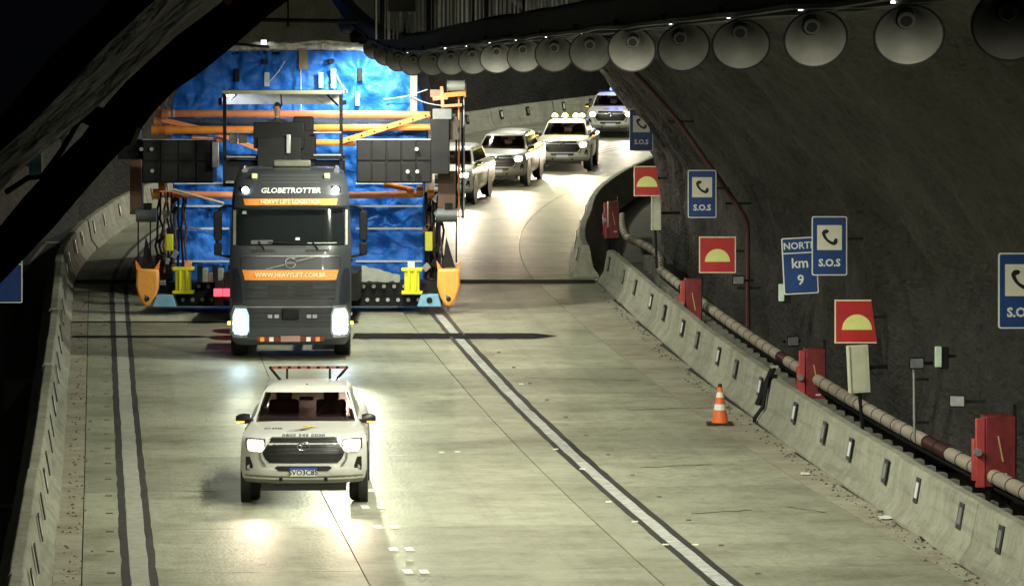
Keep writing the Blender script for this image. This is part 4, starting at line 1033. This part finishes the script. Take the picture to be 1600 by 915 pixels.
# straps, patches and ties on the tarpaulin
for yy in (286, 322, 357, 408):
    for x0, x1 in ((272, 358), (556, 660)):
        MB().bar(L(x0, yy, TYF - .16), L(x1, yy, TYF - .16), .02, .045).build('strap', mat('white strap', (.55, .62, .68), .5), mach)
for x0, x1, y0, y1 in ((366, 374, 107, 128), (558, 566, 107, 128)): lbox('eyelet_patch', x0, x1, y0, y1, TYF - .16, .05, M_dark)
for x0, x1, y0, y1 in ((413, 421, 113, 135), (517, 525, 108, 138), (555, 562, 143, 165), (498, 505, 113, 137)): lbox('tape_label', x0, x1, y0, y1, TYF - .17, .03, mat('silver tape', (.40, .52, .58), .5), bevel=0)
lbox('tan_flap', 467, 481, 78, 108, TYF - .25, .06, mat('tan canvas', (.22, .19, .12), .7), bevel=0)
lbox('side_flap', 641, 652, 118, 182, TYF - .14, .04, mat('grey flap', (.25, .26, .27), .6), bevel=0)
for a_, b_ in (((420, 128), (445, 96)), ((526, 118), (542, 142)), ((470, 108), (471, 200)), ((640, 150), (690, 165)), ((600, 155), (668, 140))):
    MB().tube([L(a_[0] + (b_[0] - a_[0]) * t / 5, a_[1] + (b_[1] - a_[1]) * t / 5 + 3 * math.sin(math.pi * t / 5), TYF - .22) for t in range(6)], .014, 5).build('tie_rope', mat('pale rope', (.5, .6, .65), .7), mach)
for x_, y_ in ((415, 97), (518, 96)):
    MB().cyl(L(x_, y_, TYF - .24), L(x_, y_, TYF - .12), .07, n=12).build('tie_knot', M_dark, mach)
MB().grid([[L(262 + 410 * j / 20, yy, TYF - .20 - .03 * random.random()) for j in range(21)] for yy in (185, 190, 197)]).build('net_strip', mat('dark net', (.03, .05, .09), .7, var=.6, scale=30), mach)
# --- orange arms and rods
A_ = 97.6
lbar('boom', (250, 177), (672, 180), A_, .18, M_salmon)
lbar('boom', (243, 203), (470, 203), A_ - .3, .19, M_orange); lbar('boom', (470, 200), (672, 199), A_ - .3, .16, M_orange)
lbar('boom', (486, 222), (556, 224), A_ - .2, .14, M_orange); lbar('boom', (300, 215), (350, 219), A_ - .1, .12, M_salmon)
lbar('strut', (248, 186), (330, 205), A_ - .1, .12, M_salmon, rnd=False); lbar('strut', (330, 205), (412, 236), A_ - .2, .11, M_salmon, rnd=False)
st = lbar('strut', (534, 221), (672, 178), A_ - .5, .125, M_orange, rnd=False, d=.08)
for i in range(7):
    q = L(545 + 20 * i, 218 - 6.2 * i, A_ - .56); MB().cyl(q, q + Vector((0, .03, 0)), .022, n=8).build('pin_hole', M_dark, st)
lbar('boom', (248, 303), (370, 305), A_, .17, M_salmon); lbar('boom', (545, 305), (660, 303), A_, .17, M_salmon)
lbar('strut', (270, 296), (350, 318), A_ - .2, .07, mat('pale rod', (.6, .5, .35), .5)); lbar('strut', (600, 288), (645, 297), A_ - .2, .13, M_orange)
lbar('strut', (355, 250), (425, 275), 93.4, .17, mat('rusty arm', (.33, .10, .06), .6))
for x_, y_ in ((241, 203), (262, 203), (252, 290), (243, 303), (256, 178), (655, 298), (672, 303), (640, 302), (245, 190)):
    q = L(x_, y_, A_ - .3); MB().cyl(q + Vector((-.06, 0, 0)), q + Vector((.10, 0, 0)), .12, n=14).build('collar', M_orange if y_ > 195 else M_salmon, mach, smooth=True)
for x_ in (258, 264, 270): MB().cyl(L(x_, 177, A_ - .1), L(x_ + 3, 177, A_ - .1), .10, n=12).build('bolt_ring', M_signcream, mach)
for pts in ([(246, 185), (248, 160), (252, 148), (262, 142)], [(262, 150), (258, 165), (268, 172)]): MB().tube([L(x_, y_, A_ - .2) for x_, y_ in pts], .03, 6).build('hose', M_salmon if pts[0][0] == 246 else M_steel, mach)
for k in range(9):
    x0 = 246 + k * 5.5; MB().tube([L(x0 + 7 * noise.noise(Vector((k, i * .6, 3))), 300 + i * 14, A_ - .3 + .06 * k) for i in range(10)], .028, 6).build('hose', [M_dark, M_dark2, mat('brown hose', (.12, .06, .04), .6)][k % 3], mach)
    x0 = 666 + k * 3.2; MB().tube([L(x0 + 6 * noise.noise(Vector((k, i * .6, 8))), 300 + i * 15, A_ - .3 + .06 * k) for i in range(10)], .028, 6).build('hose', [M_dark, mat('brown hose', (.12, .06, .04), .6), M_dark2][k % 3], mach)
for k in range(26):
    s_ = k % 2; x_ = (248 + 26 * random.random()) if s_ == 0 else (664 + 22 * random.random()); y_ = 310 + 140 * random.random()
    q = L(x_, y_, A_ - .45); MB().box(q, (.08 + .1 * random.random(), .12, .08 + .16 * random.random()), ry=random.random()).build('fitting', random.choice([M_dark, M_dark2, M_steel, mat('brown hose', (.12, .06, .04), .6), M_signcream]), mach, bevel=.01)
# --- black side boxes of ribbed panels
def ribbed(x0, x1, y0, y1, Y, nx, ny):
    bx_ = lbox('side_box', x0, x1, y0, y1, Y, 1.2, M_dark)
    for i in range(nx):
        for j in range(ny):
            xa = x0 + (x1 - x0) * (i + .04) / nx; xb = x0 + (x1 - x0) * (i + .96) / nx; ya = y0 + (y1 - y0) * (j + .05) / ny; yb = y0 + (y1 - y0) * (j + .95) / ny
            lbox('box_panel', xa, xb, ya, yb, Y - .03, .04, M_dark2, bx_, .01)
    MB().bar(L(x0, y0, Y - .02), L(x1, y0, Y - .02), .05, .025).build('box_edge', M_steel, bx_)
    return bx_
B1 = ribbed(222, 333, 218, 286, 95.2, 4, 2); B2 = ribbed(557, 674, 218, 286, 95.2, 5, 2)
lbox('side_box', 184, 226, 218, 249, 95.6, .8, M_dark)
for x_, y_ in ((221, 233), (237, 233), (238, 267), (651, 233), (652, 268), (637, 268)):
    q = L(x_, y_, 95.1); MB().cyl(q, q + Vector((0, -.04, 0)), .045, n=10).build('box_bolt', M_steel, mach)
lbox('bracket_plate', 331, 342, 222, 262, 95.1, .08, M_steel)
# --- side plates of the machine
M_brown = stained('brown plate', (.20, .13, .10), (.10, .06, .05), scale=1.5)
lbox('side_plate', 684, 712, 268, 340, 96.2, .5, M_brown); lbox('side_plate', 203, 221, 250, 335, 97.5, .6, mat('rust side plate', (.32, .17, .13), .5, var=.2))
lbox('side_plate', 205, 221, 190, 235, 97.8, .5, mat('pale side plate', (.30, .33, .36), .4, var=.2))
lbox('column_cover', 673, 702, 186, 272, 95.0, .7, M_dark2); lbox('column_cap', 676, 706, 170, 187, 95.1, .6, mat('grey cap', (.12, .13, .13), .5))
for k in range(5): MB().tube([L(700 + k * 3.6, 182 + 3 * i, 95.4) + Vector((.02 * math.sin(i + k), 0, 0)) for i in range(13)], .045, 7).build('hanging_hose', mat('dusty hose', (.25, .21, .19), .7), mach, smooth=True)
for x_, m in ((713, M_dark), (717, M_salmon), (722, M_dark), (725, M_steel)): lbar('guide_rod', (x_, 142), (x_, 340), 96.6, .045, m)
# cable drum on an orange bracket
q0, q1 = L(699, 134, 96.4), L(726, 134, 96.4)
MB().cyl(q0, q1, .125, n=20).build('cable_drum', mat('drum grey', (.32, .34, .31), .45), mach, smooth=True)
for q in (q0, q1): MB().cyl(q + Vector((-.01, 0, 0)), q + Vector((.01, 0, 0)), .145, n=20).build('drum_flange', M_steel, mach)
lbar('drum_bracket', (694, 149), (728, 146), 96.4, .11, M_orange, rnd=False); lbar('drum_bracket', (676, 154), (700, 152), 96.4, .10, M_salmon, rnd=False); lbar('drum_bracket', (727, 130), (727, 152), 96.4, .05, M_orange, rnd=False)
lbar('drum_bracket', (690, 135), (692, 168), 96.4, .08, M_salmon, rnd=False); lbox('winch_motor', 672, 690, 140, 152, 96.6, .3, mat('pink brown motor', (.42, .22, .18), .6))
lbar('drum_bracket', (690, 166), (722, 164), 96.4, .07, M_salmon, rnd=False)
# --- hook blocks hanging at both sides
def hook_block(px, label_side, gx):
    Y = 95.6
    c = L(px, 440, Y); s_ = Y / F
    prof = [(-17, 20), (17, 20), (18, -6), (13, -24), (6, -36), (0, -39), (-6, -36), (-13, -24), (-18, -6)]
    e = MB().prism([(c.x + a * s_, c.z + b * s_) for a, b in prof], c.y - .16, c.y + .16).build('hook_block', mat('hook orange', (.95, .42, .08), .4, var=.1), mach, bevel=.05)
    for sx in (-1, 1):
        MB().add([(c.x + sx * 17 * s_, c.y - .1, c.z + 18 * s_), (c.x + sx * 19 * s_, c.y - .1, c.z + 33 * s_), (c.x + sx * 10 * s_, c.y - .1, c.z + 20 * s_), (c.x + sx * 17 * s_, c.y + .1, c.z + 18 * s_), (c.x + sx * 19 * s_, c.y + .1, c.z + 33 * s_), (c.x + sx * 10 * s_, c.y + .1, c.z + 20 * s_)], [(0, 1, 2), (3, 5, 4), (0, 3, 4, 1), (1, 4, 5, 2), (2, 5, 3, 0)]).build('hook_horn', M_orange, e)
    MB().cyl(Vector((c.x, c.y - .20, c.z - 26 * s_)), Vector((c.x, c.y - .14, c.z - 26 * s_)), .055, n=14).build('hook_pin', M_dark, e)
    MB().bar((c.x - .05, c.y - .19, c.z - 20 * s_), (c.x, c.y - .19, c.z - 26 * s_), .03, .03).build('pin_lever', mat('pin blue', (.05, .1, .35), .4), e)
    for dx in (-15, 4 if gx < 0 else 12): MB().cyl((c.x + dx * s_, c.y, c.z + 30 * s_), (c.x + dx * s_, c.y, c.z + 100 * s_), .018, n=6).build('hoist_cable', M_dark, e)
    m_ = MB().cyl((c.x - 18 * s_, c.y, c.z + 104 * s_), (c.x + 14 * s_, c.y, c.z + 104 * s_), .16, n=16).build('hoist_motor', mat('motor grey', (.09, .10, .11), .45), mach, smooth=True)
    MB().box((c.x, c.y, c.z + 116 * s_), (.18, .2, .2)).build('hoist_hook', M_dark, mach)
    MB().add([(c.x - 4 * s_, c.y + .1, c.z + 70 * s_), (c.x + 10 * s_, c.y + .1, c.z + 22 * s_), (c.x - 10 * s_, c.y + .1, c.z + 22 * s_), (c.x - 4 * s_, c.y + .2, c.z + 70 * s_), (c.x + 10 * s_, c.y + .2, c.z + 22 * s_), (c.x - 10 * s_, c.y + .2, c.z + 22 * s_)], [(0, 1, 2), (3, 5, 4), (0, 3, 4, 1), (1, 4, 5, 2), (2, 5, 3, 0)]).build('sling', M_dark2, e)
hook_block(231, 'left', -1); hook_block(701, 'right', 1)
# --- yellow spools, deck beam, base plates, red tail lamp
def spool(x0, x1, y0, y1, Y):
    w = x1 - x0
    o = lbox('yellow_spool', x0 + w * .14, x1 - w * .14, y0 + 3, y1 - 3, Y, .35, M_yellow)
    lbox('flange', x0, x1, y0, y0 + 5, Y - .05, .45, M_yellow, o); lbox('flange', x0, x1, y1 - 5, y1, Y - .05, .45, M_yellow, o)
    lbox('rib', x0 + w * .3, x0 + w * .42, y0 + 5, y1 - 5, Y - .06, .08, M_yellow, o); lbox('rib', x0 + w * .62, x0 + w * .74, y0 + 5, y1 - 5, Y - .06, .08, M_yellow, o)
spool(269, 302, 418, 459, 95.4); spool(627, 660, 419, 460, 95.4)
lbox('yellow_valve', 259, 270, 366, 392, 96.8, .2, M_yellow); lbox('yellow_valve', 664, 676, 362, 392, 96.8, .2, M_yellow)
lbox('lift_lug', 288, 299, 408, 418, 95.5, .2, M_salmon); lbox('lift_lug', 637, 648, 409, 419, 95.5, .2, M_signcream)
dk = lbox('deck_beam', 262, 690, 441, 478, 95.9, 1.2, M_dark)
for x0 in [280 + 15.2 * i for i in range(6)] + [568 + 16 * i for i in range(6)]:
    for yy in (447, 468):
        q = L(x0 + (6 if yy > 450 else 0), yy, 95.86); MB().cyl(q, q + Vector((0, -.05, 0)), .045, n=10).build('bolt', M_steel, dk)
for x0, x1 in ((240, 276), (652, 690)):
    MB().prism([(L(x0, 478, 95.5).x, L(x0, 478, 95.5).z), (L(x1, 478, 95.5).x, L(x1, 478, 95.5).z), (L(x1 - 5, 460, 95.5).x, L(x1, 460, 95.5).z), (L(x0 + 6, 460, 95.5).x, L(x0, 460, 95.5).z)], L(0, 0, 95.3).y, L(0, 0, 95.9).y).build('base_plate', M_ltblue, mach, bevel=.01)
MB().cyl(L(671, 469, 95.32), L(671, 469, 95.28), .07, n=12).build('base_plate_hole', M_dark, mach)
M_tail = mat('red tail lamp', (.8, .05, .06), .3, emit=2.2, ecol=(1, .05, .08))
for x0 in (334, 348): lbox('tail_lamp', x0, x0 + 13, 451, 463, 93.0, .1, M_tail, bevel=.01)
lbox('gooseneck', 350, 560, 425, 470, 93.2, 3.0, M_dark)
lbox('gooseneck', 335, 350, 440, 478, 93.2, .5, M_dark)
for k in range(7): lbox('deck_clutter', 308 + 8 * k, 316 + 8 * k, 414 + 6 * (k % 3), 441, 95.2 + .1 * k, .4, [M_dark2, mat('grey cloth', (.25, .27, .24), .8), M_brown][k % 3])
MB().grid([[L(565 + 60 * j / 10, 440 - 26 * i / 5 * (1 - .6 * j / 10) - 3 * noise.noise(Vector((i, j * .7, 0))), 95.3) for j in range(11)] for i in range(6)]).build('folded_canvas', mat('grey cloth', (.25, .27, .24), .8), mach, smooth=True)
# trailer deck and its wheels under the wrapped body
MB().box((0, 8.2, 1.0), (6.2, 12.4, .5)).build('trailer_deck', M_dark, mach)
for s_ in (-1, 1):
    for yy in (2.5, 4.2, 5.9, 7.6, 9.3, 11.0):
        wheel(mach, s_ * 2.4, yy, .45, .5); wheel(mach, s_ * 1.3, yy, .45, .5)
# trailing frame on the right side
for yy in (142, 260, 340): lbar('side_rail', (724, yy), (716, yy - 2), 96.6, .06, M_salmon, Y2=104.0)
# --- operator's platform with a lit canopy
PY = 92.6
cn_ = lbox('canopy', 347, 538, 141, 146, PY - .8, 1.7, mat('canopy cream', (.62, .62, .42), .5), bevel=.01)
lbox('canopy_soffit', 350, 534, 146.3, 147.2, PY - .75, 1.6, mat('soffit white', (.72, .74, .76), .5), bevel=0)
lbox('canopy_back', 352, 532, 147, 163, PY + .80, .04, mat('soffit white', (.72, .74, .76), .5), bevel=0)
for x_ in (351, 533):
    for dy_ in (-.7, .8): MB().bar(L(x_, 146, PY + dy_), L(x_, 292, PY + dy_), .075, .075).build('canopy_post', M_dark, mach)
for a_, b_ in (((370, 147), (360, 156)), ((510, 147), (528, 165)), ((439, 147), (440, 165))): MB().bar(L(*a_, PY - .7), L(*b_, PY + .1), .03, .03).build('canopy_brace', M_dark, mach)
lbox('canopy_lamp_box', 341, 347, 153, 164, PY - .6, .12, M_dark); lbox('canopy_lamp_box', 535, 541, 157, 164, PY - .6, .12, M_dark)
lo_ = lbox('canopy_lamp', 352, 366, 148.5, 150.5, PY - .3, .2, mat('canopy lamp', (1, 1, 1), .3, emit=14, ecol=(.85, .94, 1)), bevel=0)
lamp('POINT', 'canopy_lamp_glow', mach, L(358, 154, PY + .1), 10, (.82, .92, 1), size=.08)
lbox('console', 396, 475, 191, 232, PY - .9, .5, M_dark); lbox('console', 410, 492, 204, 290, PY - .7, .6, M_dark); lbox('console', 402, 470, 215, 262, PY - .95, .2, M_dark2)
lbox('platform_floor', 352, 536, 244, 249, PY - .8, 1.7, M_dark, bevel=0)
lbox('platform_apron', 352, 536, 252, 292, PY - .6, 1.3, M_dark2)
for y_ in (206, 245): MB().bar(L(354, y_, PY - .82), L(400, y_, PY - .82), .03, .03).build('guard_rail', M_steel, mach); 
for y_ in (207, 242): MB().bar(L(490, y_, PY - .82), L(533, y_, PY - .82), .03, .03).build('guard_rail', M_steel, mach)
for x0 in (358, 373): lbox('instrument_box', x0, x0 + 12, 208, 224, PY - .5, .2, mat('olive box', (.13, .13, .10), .5))
lbox('seat_back', 458, 490, 182, 212, PY + .1, .15, M_dark2, bevel=.04)
lbox('lever_bank', 447, 454, 210, 240, PY - 1.0, .06, M_steel); lbox('platform_step', 352, 372, 283, 287, PY - .9, .3, M_steel)

# --- the operator on the platform
def person(label, loc):
    J = {'pel': (0, .12, .60), 'bel': (0, .10, .78), 'che': (0, .06, 1.02), 'nk0': (0, .04, 1.20), 'nk1': (0, .02, 1.27), 'hd0': (0, .0, 1.36), 'hd1': (0, .0, 1.46), 'hd2': (0, .01, 1.52)}
    rad = {'pel': (.15, .12), 'bel': (.14, .11), 'che': (.165, .12), 'nk0': (.07, .07), 'nk1': (.055, .055), 'hd0': (.075, .09), 'hd1': (.08, .095), 'hd2': (.06, .07)}
    edges = [('pel', 'bel'), ('bel', 'che'), ('che', 'nk0'), ('nk0', 'nk1'), ('nk1', 'hd0'), ('hd0', 'hd1'), ('hd1', 'hd2')]
    for s_, n_ in ((-1, 'l'), (1, 'r')):
        J.update({'sh' + n_: (s_ * .18, .05, 1.14), 'el' + n_: (s_ * .23, -.06, .90), 'wr' + n_: (s_ * .16, -.30, .88), 'ha' + n_: (s_ * .14, -.37, .88), 'hi' + n_: (s_ * .09, .08, .56), 'kn' + n_: (s_ * .13, -.34, .56), 'an' + n_: (s_ * .13, -.32, .12), 'to' + n_: (s_ * .13, -.46, .05)})
        rad.update({'sh' + n_: (.07, .07), 'el' + n_: (.047, .047), 'wr' + n_: (.032, .028), 'ha' + n_: (.04, .022), 'hi' + n_: (.10, .10), 'kn' + n_: (.065, .065), 'an' + n_: (.045, .045), 'to' + n_: (.045, .035)})
        edges += [('che', 'sh' + n_), ('sh' + n_, 'el' + n_), ('el' + n_, 'wr' + n_), ('wr' + n_, 'ha' + n_), ('pel', 'hi' + n_), ('hi' + n_, 'kn' + n_), ('kn' + n_, 'an' + n_), ('an' + n_, 'to' + n_)]
        for f in range(5):
            a = 'f%s%d' % (n_, f); b = a + 'b'
            off = (f - 1.5) * .019; thumb = f == 4
            J[a] = (s_ * .14 + off, -.41 - .01 * (1 - abs(f - 1.5)), .872) if not thumb else (s_ * .14 - s_ * .045, -.36, .865)
            J[b] = (s_ * .14 + off, -.435, .835) if not thumb else (s_ * .14 - s_ * .05, -.40, .845)
            rad[a] = rad[b] = (.009, .009); edges += [('ha' + n_, a), (a, b)]
    names = list(J); idx = {k: i for i, k in enumerate(names)}
    me = bpy.data.meshes.new('person'); me.from_pydata([J[k] for k in names], [(idx[a], idx[b]) for a, b in edges], [])
    o = bpy.data.objects.new('person', me); COL.objects.link(o); o.location = loc
    sk = o.modifiers.new('skin', 'SKIN'); sk.use_smooth_shade = True
    for k in names: me.skin_vertices[0].data[idx[k]].radius = rad[k]
    for v_ in me.skin_vertices[0].data: v_.use_root = False
    me.skin_vertices[0].data[idx['pel']].use_root = True
    sb = o.modifiers.new('sub', 'SUBSURF'); sb.levels = 2; sb.render_levels = 2
    dg = bpy.context.evaluated_depsgraph_get(); dg.update()
    nm = bpy.data.meshes.new_from_object(o.evaluated_get(dg)); o.modifiers.clear(); o.data = nm
    nm.materials.clear(); nm.materials.append(M_jacket); nm.materials.append(M_skin); nm.materials.append(mat('dark trousers', (.015, .017, .025), .85))
    for p_ in nm.polygons:
        c_ = p_.center; p_.material_index = 1 if (c_.z > 1.22 or c_.y < -.29 and c_.z > .8) else 2 if c_.z < .68 else 0; p_.use_smooth = True
    tag(o, label, 'person')
    # hair cap, ears, nose, eyes
    rings = []
    for i in range(7):
        t = i / 6 * 95; rr = math.sin(R(t)); zz = math.cos(R(t))
        rings.append([(.093 * rr * math.cos(2 * math.pi * k / 18), .012 + .108 * rr * math.sin(2 * math.pi * k / 18) + (.02 if i > 4 and math.sin(2 * math.pi * k / 18) < 0 else 0), 1.44 + .125 * zz) for k in range(18)])
    MB().loft(rings[1:] and [[(0, .012, 1.567)] * 18] + rings[1:], caps=False).build('hair', M_hair, o, smooth=True)
    MB().add([(0, -.088, 1.44), (-.018, -.085, 1.39), (.018, -.085, 1.39), (0, -.118, 1.395)], [(0, 1, 3), (0, 3, 2), (1, 2, 3)]).build('nose', M_skin, o)
    for s_ in (-1, 1):
        MB().box((s_ * .088, .01, 1.42), (.018, .04, .06)).build('ear', M_skin, o, bevel=.008)
        MB().box((s_ * .033, -.088, 1.435), (.024, .012, .012)).build('eye', M_dark, o, bevel=.004)
    MB().box((0, -.088, 1.36), (.05, .01, .01)).build('mouth', mat('lips', (.25, .1, .09), .6), o)
    return o
pq = W(433, 160, PY)
person('person in dark clothes sitting at the controls on the canopied platform', (pq.x, PY, pq.z - 1.56))
# seat under the operator
lbox('operator_seat', 424, 443, 228, 245, PY, .5, M_dark2, bevel=.03)
